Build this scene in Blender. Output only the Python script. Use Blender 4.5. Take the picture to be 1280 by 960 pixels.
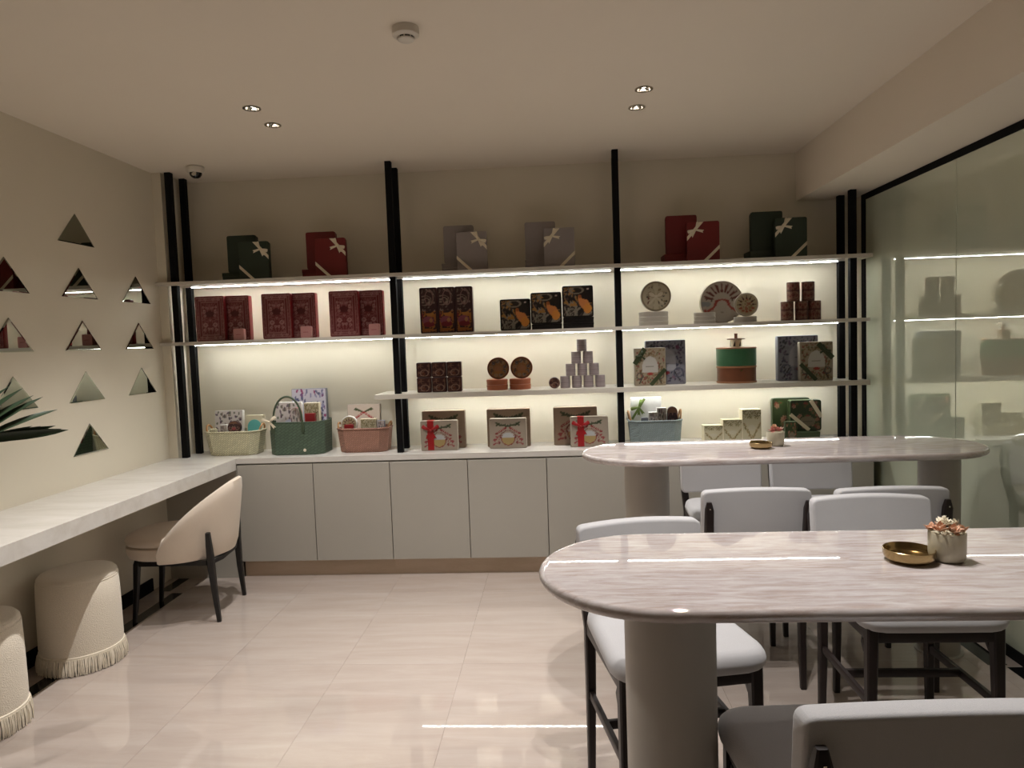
import bpy, math, random
import numpy as np
from mathutils import Matrix, Vector

for o in list(bpy.data.objects):
    bpy.data.objects.remove(o)
random.seed(7)
SC = bpy.context.scene
COL = SC.collection
PI = math.pi
R = math.radians

# ------------------------------------------------------------------ camera
def camera_basis(yaw, pitch, roll):
    f = Vector((-math.sin(yaw) * math.cos(pitch), math.cos(yaw) * math.cos(pitch), math.sin(pitch)))
    r0 = Vector((math.cos(yaw), math.sin(yaw), 0))
    u0 = r0.cross(f)
    r = math.cos(roll) * r0 + math.sin(roll) * u0
    u = -math.sin(roll) * r0 + math.cos(roll) * u0
    return r, u, f
_r, _u, _f = camera_basis(R(3.608), R(-3.539), R(-2.0022))
cam_data = bpy.data.cameras.new('camera')
cam = bpy.data.objects.new('camera', cam_data)
COL.objects.link(cam)
cam_data.sensor_width = 36.0
cam_data.lens = 24.636
cam_data.clip_start = 0.02
cam.matrix_world = Matrix(((_r.x, _u.x, -_f.x, 0.0), (_r.y, _u.y, -_f.y, 0.0), (_r.z, _u.z, -_f.z, 1.4346), (0, 0, 0, 1)))
SC.camera = cam

# ------------------------------------------------------------------ world, exposure, lamp strengths
world = bpy.data.worlds.new('world')
SC.world = world
world.use_nodes = True
_bg = world.node_tree.nodes['Background']
_bg.inputs[0].default_value = (1.0, 0.86, 0.68, 1)
_bg.inputs[1].default_value = 0.0
SC.view_settings.view_transform = 'Standard'
SC.view_settings.look = 'None'
SC.view_settings.gamma = 1.0
SC.view_settings.use_curve_mapping = False
SC.view_settings.exposure = 0.06
SPOT_POWER = 66.0
SPOT_COLOR = (1.0, 0.975, 0.95)
SPOT_ANGLE = 95.0
LED_STRENGTH = 60.0
LED_COLOR = (0.97, 1.0, 0.965)

# ------------------------------------------------------------------ small helpers
def lin(c):
    c = c / 255.0
    return c / 12.92 if c <= 0.04045 else ((c + 0.055) / 1.055) ** 2.4
def S(r, g, b):
    return (lin(r), lin(g), lin(b), 1.0)

def tag(o, label=None, cat=None, group=None, kind=None):
    if label: o['label'] = label
    if cat: o['category'] = cat
    if group: o['group'] = group
    if kind: o['kind'] = kind
    return o

def thing(name, label, cat, loc=(0, 0, 0), rotz=0.0, group=None):
    o = bpy.data.objects.new(name, None)
    COL.objects.link(o)
    o.empty_display_size = 0.05
    o.location = loc
    o.rotation_euler = (0, 0, rotz)
    return tag(o, label, cat, group)

def copy_tree(o, parent=None):
    c = o.copy()
    COL.objects.link(c)
    if parent is not None:
        c.parent = parent
    for ch in [x for x in KIDS.get(o.name, [])]:
        copy_child(ch, c)
    return c
KIDS = {}
def copy_child(ch, newparent):
    c = ch.copy()
    COL.objects.link(c)
    c.parent = newparent
    KIDS.setdefault(newparent.name, []).append(c)
    for g in list(KIDS.get(ch.name, [])):
        copy_child(g, c)

class MB:
    def __init__(self):
        self.v = []; self.f = []; self.c = None
    def add(self, verts, faces):
        n = len(self.v)
        self.v += [tuple(p) for p in verts]
        self.f += [tuple(i + n for i in q) for q in faces]
        return self
    def box(self, x0, x1, y0, y1, z0, z1):
        return self.add([(x0, y0, z0), (x1, y0, z0), (x1, y1, z0), (x0, y1, z0), (x0, y0, z1), (x1, y0, z1), (x1, y1, z1), (x0, y1, z1)],
                        [(0, 3, 2, 1), (4, 5, 6, 7), (0, 1, 5, 4), (1, 2, 6, 5), (2, 3, 7, 6), (3, 0, 4, 7)])
    def cbox(self, x0, x1, y0, y1, z0, z1, c=0.002):
        # box with chamfered edges
        xs = (x0, x1); ys = (y0, y1); zs = (z0, z1)
        V = []; idx = {}
        for i in (0, 1):
            for j in (0, 1):
                for k in (0, 1):
                    sx = c if i == 0 else -c; sy = c if j == 0 else -c; sz = c if k == 0 else -c
                    for a, p in (('x', (xs[i], ys[j] + sy, zs[k] + sz)), ('y', (xs[i] + sx, ys[j], zs[k] + sz)), ('z', (xs[i] + sx, ys[j] + sy, zs[k]))):
                        idx[(i, j, k, a)] = len(V); V.append(p)
        F = []
        for i in (0, 1):
            q = [(i, 0, 0, 'x'), (i, 1, 0, 'x'), (i, 1, 1, 'x'), (i, 0, 1, 'x')]
            F.append([idx[t] for t in (q if i else q[::-1])])
            q = [(0, i, 0, 'y'), (0, i, 1, 'y'), (1, i, 1, 'y'), (1, i, 0, 'y')]
            F.append([idx[t] for t in (q if i else q[::-1])])
            q = [(0, 0, i, 'z'), (1, 0, i, 'z'), (1, 1, i, 'z'), (0, 1, i, 'z')]
            F.append([idx[t] for t in (q if i else q[::-1])])
        for a in (0, 1):
            for b in (0, 1):
                F.append([idx[t] for t in ((a, b, 0, 'x'), (a, b, 1, 'x'), (a, b, 1, 'y'), (a, b, 0, 'y'))])
                F.append([idx[t] for t in ((a, 0, b, 'x'), (a, 1, b, 'x'), (a, 1, b, 'z'), (a, 0, b, 'z'))])
                F.append([idx[t] for t in ((0, a, b, 'y'), (1, a, b, 'y'), (1, a, b, 'z'), (0, a, b, 'z'))])
                for d in (0, 1):
                    pass
        for i in (0, 1):
            for j in (0, 1):
                for k in (0, 1):
                    F.append([idx[(i, j, k, t)] for t in 'xyz'])
        return self.add(V, F)
    def lathe(self, prof, n=32, cx=0, cy=0, closed=False):
        V = []; F = []
        m = len(prof)
        for r, z in prof:
            for k in range(n):
                a = 2 * PI * k / n
                V.append((cx + r * math.cos(a), cy + r * math.sin(a), z))
        for i in range(m - 1 if not closed else m):
            for k in range(n):
                a = i * n + k; b = i * n + (k + 1) % n
                j = (i + 1) % m
                F.append((a, b, j * n + (k + 1) % n, j * n + k))
        if not closed:
            if prof[0][0] > 1e-6: F.append(tuple(range(n))[::-1])
            if prof[-1][0] > 1e-6: F.append(tuple(range((m - 1) * n, m * n)))
        return self.add(V, F)
    def tube(self, pts, rad, n=8, closed=False, flat=1.0):
        pts = [Vector(p) for p in pts]
        m = len(pts)
        V = []; F = []
        up = None
        for i in range(m):
            a = pts[(i - 1) % m] if (closed or i > 0) else pts[i]
            b = pts[(i + 1) % m] if (closed or i < m - 1) else pts[i]
            t = (b - a).normalized()
            if up is None:
                up = Vector((0, 0, 1)) if abs(t.z) < 0.9 else Vector((0, 1, 0))
            s = t.cross(up).normalized()
            u = s.cross(t).normalized()
            up = u
            r = rad[i] if isinstance(rad, (list, tuple)) else rad
            for k in range(n):
                th = 2 * PI * k / n
                V.append(pts[i] + s * (r * math.cos(th)) + u * (r * flat * math.sin(th)))
        for i in range(m if closed else m - 1):
            for k in range(n):
                j = (i + 1) % m
                F.append((i * n + k, i * n + (k + 1) % n, j * n + (k + 1) % n, j * n + k))
        if not closed:
            F.append(tuple(range(n))[::-1]); F.append(tuple(range((m - 1) * n, m * n)))
        return self.add(V, F)
    def bar(self, p, q, w, h, w2=None, h2=None):
        # square bar from p to q, section w (sideways) x h (up)
        p = Vector(p); q = Vector(q); t = (q - p).normalized()
        up = Vector((0, 0, 1)) if abs(t.z) < 0.8 else Vector((0, 1, 0))
        s = t.cross(up).normalized(); u = s.cross(t).normalized()
        w2 = w2 or w; h2 = h2 or h
        V = []
        for c, a, b in ((p, w, h), (q, w2, h2)):
            k = 0.22
            for i, j in ((-1, -1 + k), (-1 + k, -1), (1 - k, -1), (1, -1 + k), (1, 1 - k), (1 - k, 1), (-1 + k, 1), (-1, 1 - k)):
                V.append(c + s * (i * a / 2) + u * (j * b / 2))
        F = [(i, (i + 1) % 8, 8 + (i + 1) % 8, 8 + i) for i in range(8)]
        F += [tuple(range(8))[::-1], tuple(range(8, 16))]
        return self.add(V, F)
    def path_bar(self, pts, w, h):
        # rectangular-section sweep with rounded corners through a list of points
        pts = [Vector(p) for p in pts]; m = len(pts); V = []; F = []
        for i in range(m):
            a = pts[max(i - 1, 0)]; b = pts[min(i + 1, m - 1)]
            t = (b - a).normalized()
            up = Vector((0, 1, 0)) if abs(t.y) < 0.9 else Vector((0, 0, 1))
            s = t.cross(up).normalized(); u = s.cross(t).normalized()
            ww = w[i] if isinstance(w, (list, tuple)) else w
            hh = h[i] if isinstance(h, (list, tuple)) else h
            k = 0.3
            for x, y in ((-1, -1 + k), (-1 + k, -1), (1 - k, -1), (1, -1 + k), (1, 1 - k), (1 - k, 1), (-1 + k, 1), (-1, 1 - k)):
                V.append(pts[i] + s * (x * ww / 2) + u * (y * hh / 2))
        for i in range(m - 1):
            for k in range(8):
                F.append((i * 8 + k, i * 8 + (k + 1) % 8, (i + 1) * 8 + (k + 1) % 8, (i + 1) * 8 + k))
        F += [tuple(range(8))[::-1], tuple(range((m - 1) * 8, m * 8))]
        return self.add(V, F)
    def prism(self, poly, y0, y1, ch=0.0):
        # polygon in x,z extruded along y
        n = len(poly)
        if ch:
            cx = sum(p[0] for p in poly) / n; cz = sum(p[1] for p in poly) / n
            sm = []
            for x, z in poly:
                d = math.hypot(x - cx, z - cz) or 1
                sm.append((x - (x - cx) / d * ch, z - (z - cz) / d * ch))
            rings = [(sm, y0), (poly, y0 + ch), (poly, y1 - ch), (sm, y1)]
        else:
            rings = [(poly, y0), (poly, y1)]
        V = [(x, y, z) for pl, y in rings for x, z in pl]
        F = []
        for i in range(len(rings) - 1):
            for k in range(n):
                F.append((i * n + k, i * n + (k + 1) % n, (i + 1) * n + (k + 1) % n, (i + 1) * n + k))
        F += [tuple(range(n))[::-1], tuple(range((len(rings) - 1) * n, len(rings) * n))]
        return self.add(V, F)
    def pillow(self, w, h, t, r, e, nx=6, nz=6, bulge=0.0, front=True, back=True, cx=0, cz=0, cy=0, fn=None):
        # rounded-rectangle slab standing in x,z (thickness along y), edges rounded by e, optional bulge, optional deform fn
        def ticks(L, n):
            h2 = L / 2
            m = min(r, h2 * 0.98)
            ed = sorted(set([0.0, e * 0.15, e * 0.45, e * 0.8, e] + ([m * 0.5, m] if m > e else [])))
            ed = [x for x in ed if x <= h2 * 0.98]
            last = ed[-1]
            mid = [last + (h2 - last) * (i + 1) / max(1, n // 2) for i in range(max(1, n // 2))]
            half = [-h2 + x for x in ed + mid]
            return half + [-x for x in half[-2::-1]]
        X = ticks(w, nx); Z = ticks(h, nz)
        def warp(x, z):
            ax = abs(x) - (w / 2 - r); az = abs(z) - (h / 2 - r)
            if r > 0 and ax > 0 and az > 0:
                m = max(ax, az); d = math.hypot(ax, az)
                ax2 = ax * m / d; az2 = az * m / d
                return math.copysign(w / 2 - r + ax2, x), math.copysign(h / 2 - r + az2, z), r - m
            return x, z, min(w / 2 - abs(x), h / 2 - abs(z))
        nxx, nzz = len(X), len(Z)
        V = []; F = []
        for sgn in (-1, 1):
            for z in Z:
                for x in X:
                    a, b, d = warp(x, z)
                    q = min(max(d / e, 0), 1) if e > 0 else 1
                    c = t / 2 - e + e * math.sqrt(max(0, 1 - (1 - q) ** 2))
                    c += bulge * (1 - (2 * x / w) ** 2) * (1 - (2 * z / h) ** 2)
                    V.append((a, sgn * c, b))
        N = nxx * nzz
        for k in range(nzz - 1):
            for i in range(nxx - 1):
                a = k * nxx + i
                q = (a, a + 1, a + nxx + 1, a + nxx)
                if front: F.append(q)
                if back: F.append(tuple(N + j for j in q[::-1]))
        if front and back:
            bd = [i for i in range(nxx)] + [k * nxx + nxx - 1 for k in range(1, nzz)] + [(nzz - 1) * nxx + i for i in range(nxx - 2, -1, -1)] + [k * nxx for k in range(nzz - 2, 0, -1)]
            m = len(bd)
            for i in range(m):
                a, b = bd[i], bd[(i + 1) % m]
                F.append((b, a, N + a, N + b))
        if fn:
            V = [fn(*p) for p in V]
        V = [(x + cx, y + cy, z + cz) for x, y, z in V]
        return self.add(V, F)
    def map(self, fn):
        self.v = [fn(*p) for p in self.v]
        return self
    def mesh(self, name, smooth=35):
        me = bpy.data.meshes.new(name)
        me.from_pydata([tuple(p) for p in self.v], [], self.f)
        me.validate(clean_customdata=False)
        if smooth:
            me.polygons.foreach_set('use_smooth', [True] * len(me.polygons))
            me.set_sharp_from_angle(angle=R(smooth))
        me.update()
        return me
    def build(self, name, mat, parent=None, smooth=35, loc=None, rot=None):
        return link(name, self.mesh(name, smooth), mat, parent, loc, rot)

def link(name, me, mat, parent=None, loc=None, rot=None):
    if mat is not None and not me.materials:
        me.materials.append(mat)
    o = bpy.data.objects.new(name, me)
    COL.objects.link(o)
    if parent is not None:
        o.parent = parent
        KIDS.setdefault(parent.name, []).append(o)
    if loc: o.location = loc
    if rot: o.rotation_euler = rot
    return o

def slab_holes(x0, x1, y0, y1, z0, z1, holes):
    # slab with rectangular through-holes (hx0,hx1,hy0,hy1)
    mb = MB()
    xs = sorted(set([x0, x1] + [h[0] for h in holes] + [h[1] for h in holes]))
    ys = sorted(set([y0, y1] + [h[2] for h in holes] + [h[3] for h in holes]))
    xs = [x for x in xs if x0 - 1e-9 <= x <= x1 + 1e-9]; ys = [y for y in ys if y0 - 1e-9 <= y <= y1 + 1e-9]
    def solid(i, j):
        if i < 0 or j < 0 or i >= len(xs) - 1 or j >= len(ys) - 1: return False
        cx = (xs[i] + xs[i + 1]) / 2; cy = (ys[j] + ys[j + 1]) / 2
        return not any(h[0] < cx < h[1] and h[2] < cy < h[3] for h in holes)
    vid = {}
    def V(i, j, k):
        if (i, j, k) not in vid:
            vid[(i, j, k)] = len(mb.v); mb.v.append((xs[i], ys[j], (z0, z1)[k]))
        return vid[(i, j, k)]
    for i in range(len(xs) - 1):
        for j in range(len(ys) - 1):
            if not solid(i, j): continue
            mb.f.append((V(i, j, 1), V(i + 1, j, 1), V(i + 1, j + 1, 1), V(i, j + 1, 1)))
            mb.f.append((V(i, j, 0), V(i, j + 1, 0), V(i + 1, j + 1, 0), V(i + 1, j, 0)))
            if not solid(i - 1, j): mb.f.append((V(i, j, 0), V(i, j, 1), V(i, j + 1, 1), V(i, j + 1, 0)))
            if not solid(i + 1, j): mb.f.append((V(i + 1, j, 0), V(i + 1, j + 1, 0), V(i + 1, j + 1, 1), V(i + 1, j, 1)))
            if not solid(i, j - 1): mb.f.append((V(i, j, 0), V(i + 1, j, 0), V(i + 1, j, 1), V(i, j, 1)))
            if not solid(i, j + 1): mb.f.append((V(i, j + 1, 0), V(i, j + 1, 1), V(i + 1, j + 1, 1), V(i + 1, j + 1, 0)))
    return mb

# ------------------------------------------------------------------ materials
MATS = {}
def new_mat(name):
    m = bpy.data.materials.new(name)
    m.use_nodes = True
    nt = m.node_tree
    return m, nt, nt.nodes['Principled BSDF']

def mat(name, col, rough=0.5, metal=0.0, vary=0.06, scale=30.0, bump=0.0, bscale=200.0, spec=0.5, coat=0.0, sheen=0.0, emis=None, ior=None):
    if name in MATS: return MATS[name]
    m, nt, b = new_mat(name)
    tc = nt.nodes.new('ShaderNodeTexCoord')
    nz = nt.nodes.new('ShaderNodeTexNoise')
    nz.inputs['Scale'].default_value = scale
    nz.inputs['Detail'].default_value = 3
    nt.links.new(tc.outputs['Object'], nz.inputs['Vector'])
    mx = nt.nodes.new('ShaderNodeMix'); mx.data_type = 'RGBA'
    mx.inputs['A'].default_value = tuple(c * (1 - vary) for c in col[:3]) + (1,)
    mx.inputs['B'].default_value = tuple(min(1, c * (1 + vary)) for c in col[:3]) + (1,)
    nt.links.new(nz.outputs['Fac'], mx.inputs['Factor'])
    nt.links.new(mx.outputs['Result'], b.inputs['Base Color'])
    b.inputs['Roughness'].default_value = rough
    b.inputs['Metallic'].default_value = metal
    b.inputs['Specular IOR Level'].default_value = spec
    if ior: b.inputs['IOR'].default_value = ior
    b.inputs['Coat Weight'].default_value = coat
    b.inputs['Sheen Weight'].default_value = sheen
    if bump:
        n2 = nt.nodes.new('ShaderNodeTexNoise')
        n2.inputs['Scale'].default_value = bscale
        n2.inputs['Detail'].default_value = 4
        nt.links.new(tc.outputs['Object'], n2.inputs['Vector'])
        bp = nt.nodes.new('ShaderNodeBump')
        bp.inputs['Strength'].default_value = bump
        bp.inputs['Distance'].default_value = 0.004
        nt.links.new(n2.outputs['Fac'], bp.inputs['Height'])
        nt.links.new(bp.outputs['Normal'], b.inputs['Normal'])
    if emis:
        b.inputs['Emission Color'].default_value = tuple(emis[0]) + (1,)
        b.inputs['Emission Strength'].default_value = emis[1]
    MATS[name] = m
    return m

def stone_mat(name, c0, c1, c2, rough, stretch, rand, coat=0.0, vein=0.5, spec=0.5, ior=None):
    # banded polished stone: warped noise bands stretched along x, shifted for each piece
    m, nt, b = new_mat(name)
    N = nt.nodes; L = nt.links
    geo = N.new('ShaderNodeNewGeometry')
    oi = N.new('ShaderNodeObjectInfo')
    mul = N.new('ShaderNodeMath'); mul.operation = 'MULTIPLY'; mul.inputs[1].default_value = rand
    L.new(oi.outputs['Random'], mul.inputs[0])
    cmb = N.new('ShaderNodeCombineXYZ')
    L.new(mul.outputs[0], cmb.inputs['X']); L.new(mul.outputs[0], cmb.inputs['Y'])
    add = N.new('ShaderNodeVectorMath'); add.operation = 'ADD'
    L.new(geo.outputs['Position'], add.inputs[0]); L.new(cmb.outputs[0], add.inputs[1])
    mp = N.new('ShaderNodeMapping')
    mp.inputs['Scale'].default_value = stretch
    mp.inputs['Rotation'].default_value = (0, 0, R(4))
    L.new(add.outputs[0], mp.inputs['Vector'])
    n1 = N.new('ShaderNodeTexNoise'); n1.inputs['Scale'].default_value = 1.0; n1.inputs['Detail'].default_value = 7; n1.inputs['Roughness'].default_value = 0.62; n1.inputs['Distortion'].default_value = 0.6
    L.new(mp.outputs[0], n1.inputs['Vector'])
    rp = N.new('ShaderNodeValToRGB')
    e = rp.color_ramp.elements
    e[0].position = 0.34; e[0].color = c0
    e[1].position = 0.68; e[1].color = c2
    k = e.new(0.5); k.color = c1
    L.new(n1.outputs['Fac'], rp.inputs['Fac'])
    n2 = N.new('ShaderNodeTexNoise'); n2.inputs['Scale'].default_value = 1.7; n2.inputs['Detail'].default_value = 9; n2.inputs['Distortion'].default_value = 1.5
    L.new(mp.outputs[0], n2.inputs['Vector'])
    r2 = N.new('ShaderNodeValToRGB')
    e2 = r2.color_ramp.elements
    e2[0].position = 0.485; e2[0].color = (0, 0, 0, 1); e2[1].position = 0.515; e2[1].color = (0, 0, 0, 1)
    kk = e2.new(0.5); kk.color = (vein, vein, vein, 1)
    L.new(n2.outputs['Fac'], r2.inputs['Fac'])
    mx = N.new('ShaderNodeMix'); mx.data_type = 'RGBA'
    mx.inputs['B'].default_value = tuple(min(1, c * 1.12) for c in c2[:3]) + (1,)
    L.new(rp.outputs['Color'], mx.inputs['A'])
    L.new(r2.outputs['Color'], mx.inputs['Factor'])
    L.new(mx.outputs['Result'], b.inputs['Base Color'])
    b.inputs['Roughness'].default_value = rough
    b.inputs['Specular IOR Level'].default_value = spec
    b.inputs['Coat Weight'].default_value = coat
    b.inputs['Coat Roughness'].default_value = 0.02
    if ior: b.inputs['IOR'].default_value = ior
    MATS[name] = m
    return m

def fabric_mat(name, col, scale=900.0, bump=0.25, vary=0.12, boucle=False):
    m, nt, b = new_mat(name)
    N = nt.nodes; L = nt.links
    tc = N.new('ShaderNodeTexCoord')
    if boucle:
        t = N.new('ShaderNodeTexVoronoi'); t.inputs['Scale'].default_value = scale; out = 'Distance'
    else:
        t = N.new('ShaderNodeTexNoise'); t.inputs['Scale'].default_value = scale; t.inputs['Detail'].default_value = 2; out = 'Fac'
        mp = N.new('ShaderNodeMapping'); mp.inputs['Scale'].default_value = (1, 0.35, 1)
        L.new(tc.outputs['Object'], mp.inputs['Vector']); L.new(mp.outputs[0], t.inputs['Vector'])
    if boucle: L.new(tc.outputs['Object'], t.inputs['Vector'])
    n2 = N.new('ShaderNodeTexNoise'); n2.inputs['Scale'].default_value = 6
    L.new(tc.outputs['Object'], n2.inputs['Vector'])
    ad = N.new('ShaderNodeMath'); ad.operation = 'MULTIPLY_ADD'; ad.inputs[1].default_value = 0.3
    L.new(n2.outputs['Fac'], ad.inputs[0]); L.new(t.outputs[out], ad.inputs[2])
    mx = N.new('ShaderNodeMix'); mx.data_type = 'RGBA'
    mx.inputs['A'].default_value = tuple(c * (1 - vary) for c in col[:3]) + (1,)
    mx.inputs['B'].default_value = tuple(min(1, c * (1 + vary)) for c in col[:3]) + (1,)
    L.new(ad.outputs[0], mx.inputs['Factor'])
    L.new(mx.outputs['Result'], b.inputs['Base Color'])
    b.inputs['Roughness'].default_value = 0.9
    b.inputs['Specular IOR Level'].default_value = 0.2
    b.inputs['Sheen Weight'].default_value = 0.25
    bp = N.new('ShaderNodeBump'); bp.inputs['Strength'].default_value = bump; bp.inputs['Distance'].default_value = 0.003
    L.new(t.outputs[out], bp.inputs['Height']); L.new(bp.outputs['Normal'], b.inputs['Normal'])
    MATS[name] = m
    return m

def woven_mat(name, col, sc=(60, 60, 60)):
    m, nt, b = new_mat(name)
    N = nt.nodes; L = nt.links
    tc = N.new('ShaderNodeTexCoord')
    mp = N.new('ShaderNodeMapping'); mp.inputs['Scale'].default_value = sc; mp.inputs['Rotation'].default_value = (0, R(38), 0)
    L.new(tc.outputs['Object'], mp.inputs['Vector'])
    ck = N.new('ShaderNodeTexBrick')
    ck.inputs['Scale'].default_value = 1.0
    ck.inputs['Color1'].default_value = tuple(min(1, c * 1.12) for c in col[:3]) + (1,)
    ck.inputs['Color2'].default_value = tuple(c * 0.9 for c in col[:3]) + (1,)
    ck.inputs['Mortar'].default_value = tuple(c * 0.62 for c in col[:3]) + (1,)
    ck.inputs['Mortar Size'].default_value = 0.035
    sp = N.new('ShaderNodeSeparateXYZ'); cb = N.new('ShaderNodeCombineXYZ')
    L.new(mp.outputs[0], sp.inputs[0])
    ad = N.new('ShaderNodeMath'); L.new(sp.outputs['X'], ad.inputs[0]); L.new(sp.outputs['Y'], ad.inputs[1])
    L.new(ad.outputs[0], cb.inputs['X']); L.new(sp.outputs['Z'], cb.inputs['Y'])
    L.new(cb.outputs[0], ck.inputs['Vector'])
    L.new(ck.outputs['Color'], b.inputs['Base Color'])
    bp = N.new('ShaderNodeBump'); bp.inputs['Strength'].default_value = 0.5; bp.inputs['Distance'].default_value = 0.003; bp.invert = True
    L.new(ck.outputs['Fac'], bp.inputs['Height']); L.new(bp.outputs['Normal'], b.inputs['Normal'])
    b.inputs['Roughness'].default_value = 0.6
    MATS[name] = m
    return m

def print_mat(name, rough=0.45):
    # printed surface: the colours are the print itself, laid out per vertex, with a fine paper grain
    if name in MATS: return MATS[name]
    m, nt, b = new_mat(name)
    N = nt.nodes; L = nt.links
    at = N.new('ShaderNodeAttribute'); at.attribute_name = 'print'
    tc = N.new('ShaderNodeTexCoord')
    nz = N.new('ShaderNodeTexNoise'); nz.inputs['Scale'].default_value = 400
    L.new(tc.outputs['Object'], nz.inputs['Vector'])
    mp = N.new('ShaderNodeMapRange'); mp.inputs['To Min'].default_value = 0.92; mp.inputs['To Max'].default_value = 1.06
    L.new(nz.outputs['Fac'], mp.inputs['Value'])
    mx = N.new('ShaderNodeVectorMath'); mx.operation = 'SCALE'
    L.new(at.outputs['Color'], mx.inputs[0]); L.new(mp.outputs[0], mx.inputs['Scale'])
    L.new(mx.outputs[0], b.inputs['Base Color'])
    b.inputs['Roughness'].default_value = rough
    MATS[name] = m
    return m

M_WALL = mat('cream_wall_paint', S(220, 211, 192), 0.85, vary=0.02, scale=4, bump=0.03, bscale=300, spec=0.2)
M_CEIL = mat('ceiling_paint', S(230, 219, 202), 0.9, vary=0.015, scale=3, spec=0.15)
M_SHELF = mat('white_lacquer', S(200, 193, 181), 0.35, vary=0.02)
M_CAB = mat('cabinet_lacquer', S(176, 171, 161), 0.4, vary=0.02, scale=5)
M_TOP = stone_mat('worktop_stone', S(206, 200, 192), S(214, 209, 202), S(220, 216, 210), 0.22, (2.5, 9, 9), 0, vein=0.1)
M_BLACK = mat('black_metal', S(12, 11, 12), 0.75, vary=0.1, spec=0.15)
M_STONE_BLACK = mat('black_inlay_stone', S(22, 22, 22), 0.08, vary=0.2)
M_GROUT = mat('grout', S(188, 172, 158), 0.6)
M_TILE = stone_mat('polished_marble', S(175, 160, 150), S(180, 166, 156), S(186, 173, 164), 0.004, (1.6, 12.0, 1), 17.0, vein=0.14, spec=1.0)
M_PLINTH = stone_mat('plinth_marble', S(190, 168, 144), S(200, 178, 155), S(206, 186, 164), 0.2, (2, 2, 12), 9.0, vein=0.15)
M_TRAV = stone_mat('polished_travertine', S(178, 162, 156), S(195, 184, 181), S(211, 204, 203), 0.005, (9.0, 64.0, 64.0), 5.0, vein=0.4, spec=0.5, ior=2.15)
M_PED = mat('pedestal_paint', S(178, 172, 162), 0.45, vary=0.02, scale=6)
M_WALNUT = mat('dark_walnut', S(31, 20, 18), 0.45, vary=0.25, scale=14)
M_EBONY = mat('black_stained_wood', S(18, 16, 16), 0.4, vary=0.2, scale=14)
M_GREYFAB = fabric_mat('light_grey_fabric', S(186, 184, 185))
M_CREAMFAB = fabric_mat('cream_fabric', S(222, 207, 190), scale=700, bump=0.15)
M_BOUCLE = fabric_mat('cream_boucle', S(226, 215, 197), scale=230, bump=0.55, vary=0.06, boucle=True)
M_FRINGE = mat('cream_fringe', S(228, 217, 198), 0.9, vary=0.15, scale=60)
M_BRASS = mat('brass', S(164, 142, 102), 0.2, metal=1.0, vary=0.05)
M_POT = mat('glazed_clay', S(186, 178, 156), 0.35, vary=0.04)
M_MIRROR = mat('mirror', S(160, 162, 153), 0.012, metal=1.0, vary=0.005)
M_PLASTIC = mat('white_plastic', S(214, 206, 192), 0.4, vary=0.02)
M_SMOKE = mat('dark_dome', S(14, 13, 14), 0.05, vary=0.05)
M_CHROME = mat('chrome', S(225, 222, 218), 0.12, metal=1.0, vary=0.02)
M_LED = mat('led_diffuser', (0.8, 0.8, 0.8, 1), 0.5, vary=0.0, emis=(LED_COLOR, LED_STRENGTH))
M_ALU = mat('aluminium', S(190, 188, 184), 0.35, metal=1.0)
M_LAMP = mat('lamp_glow', (0.9, 0.9, 0.9, 1), 0.4, vary=0.0, emis=((1.0, 0.93, 0.84), 14.0))
M_WOODTAN = mat('tan_leather_handle', S(176, 128, 78), 0.5, vary=0.1)
M_RIBBON = mat('ivory_ribbon', S(226, 214, 190), 0.45, vary=0.05, spec=0.5)
M_RIBBON_RED = mat('red_ribbon', S(150, 18, 22), 0.4, vary=0.1)
M_RIBBON_GREEN = mat('green_ribbon', S(48, 58, 32), 0.4, vary=0.12)
M_RIBBON_SAGE = mat('sage_ribbon', S(120, 140, 70), 0.5, vary=0.12)
M_GREENBOX = mat('dark_green_card', S(40, 52, 38), 0.55)
M_REDBOX = mat('crimson_card', S(108, 14, 14), 0.55)
M_WHITEBOX = mat('lilac_white_card', S(142, 133, 130), 0.6)
M_REDSIDE = mat('red_tin', S(128, 22, 28), 0.35)
M_PINK = mat('dusty_pink_tin', S(182, 128, 124), 0.45)
M_MAROON = mat('maroon_tin', S(58, 20, 22), 0.35)
M_BLACKTIN = mat('black_tin', S(26, 23, 23), 0.3)
M_TAUPE = mat('taupe_card', S(140, 120, 102), 0.6)
M_TAUPE2 = mat('pale_taupe_card', S(156, 144, 130), 0.6)
M_WOOD = mat('brown_wood', S(104, 58, 32), 0.4, vary=0.25, scale=12)
M_DRUMGREEN = mat('green_enamel', S(48, 92, 60), 0.35)
M_GREYTIN = mat('pale_grey_tin', S(168, 160, 148), 0.45)
M_CREAMCARD = mat('cream_card', S(224, 214, 186), 0.6)
M_WHITECARD = mat('white_card', S(238, 236, 232), 0.6)
M_BLUETIN = mat('blue_grey_tin', S(116, 118, 128), 0.45)
M_CREAMTIN = mat('cream_tin', S(156, 146, 130), 0.45)
M_GREENTIN = mat('deep_green_tin', S(44, 58, 26), 0.4)
M_TERRATIN = mat('terracotta_round_box', S(150, 84, 54), 0.45)
M_MAUVE = mat('mauve_tin', S(150, 138, 136), 0.45)
M_LEAF = mat('palm_leaf', S(36, 52, 32), 0.4, vary=0.3, scale=20)
M_STEM = mat('palm_stem', S(86, 92, 50), 0.5)
M_SOIL = mat('soil', S(52, 40, 30), 0.95, bump=0.6)
M_PETAL = mat('dried_white_petal', S(236, 226, 204), 0.8)
M_PETAL2 = mat('dried_peach_petal', S(214, 168, 138), 0.8)
M_PETAL3 = mat('dried_rose_petal', S(190, 120, 110), 0.8)
M_TEAL = mat('teal_card', S(104, 190, 186), 0.5)
M_WOODLIGHT = mat('pale_wood_ring', S(150, 104, 70), 0.45, vary=0.2, scale=12)
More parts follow.
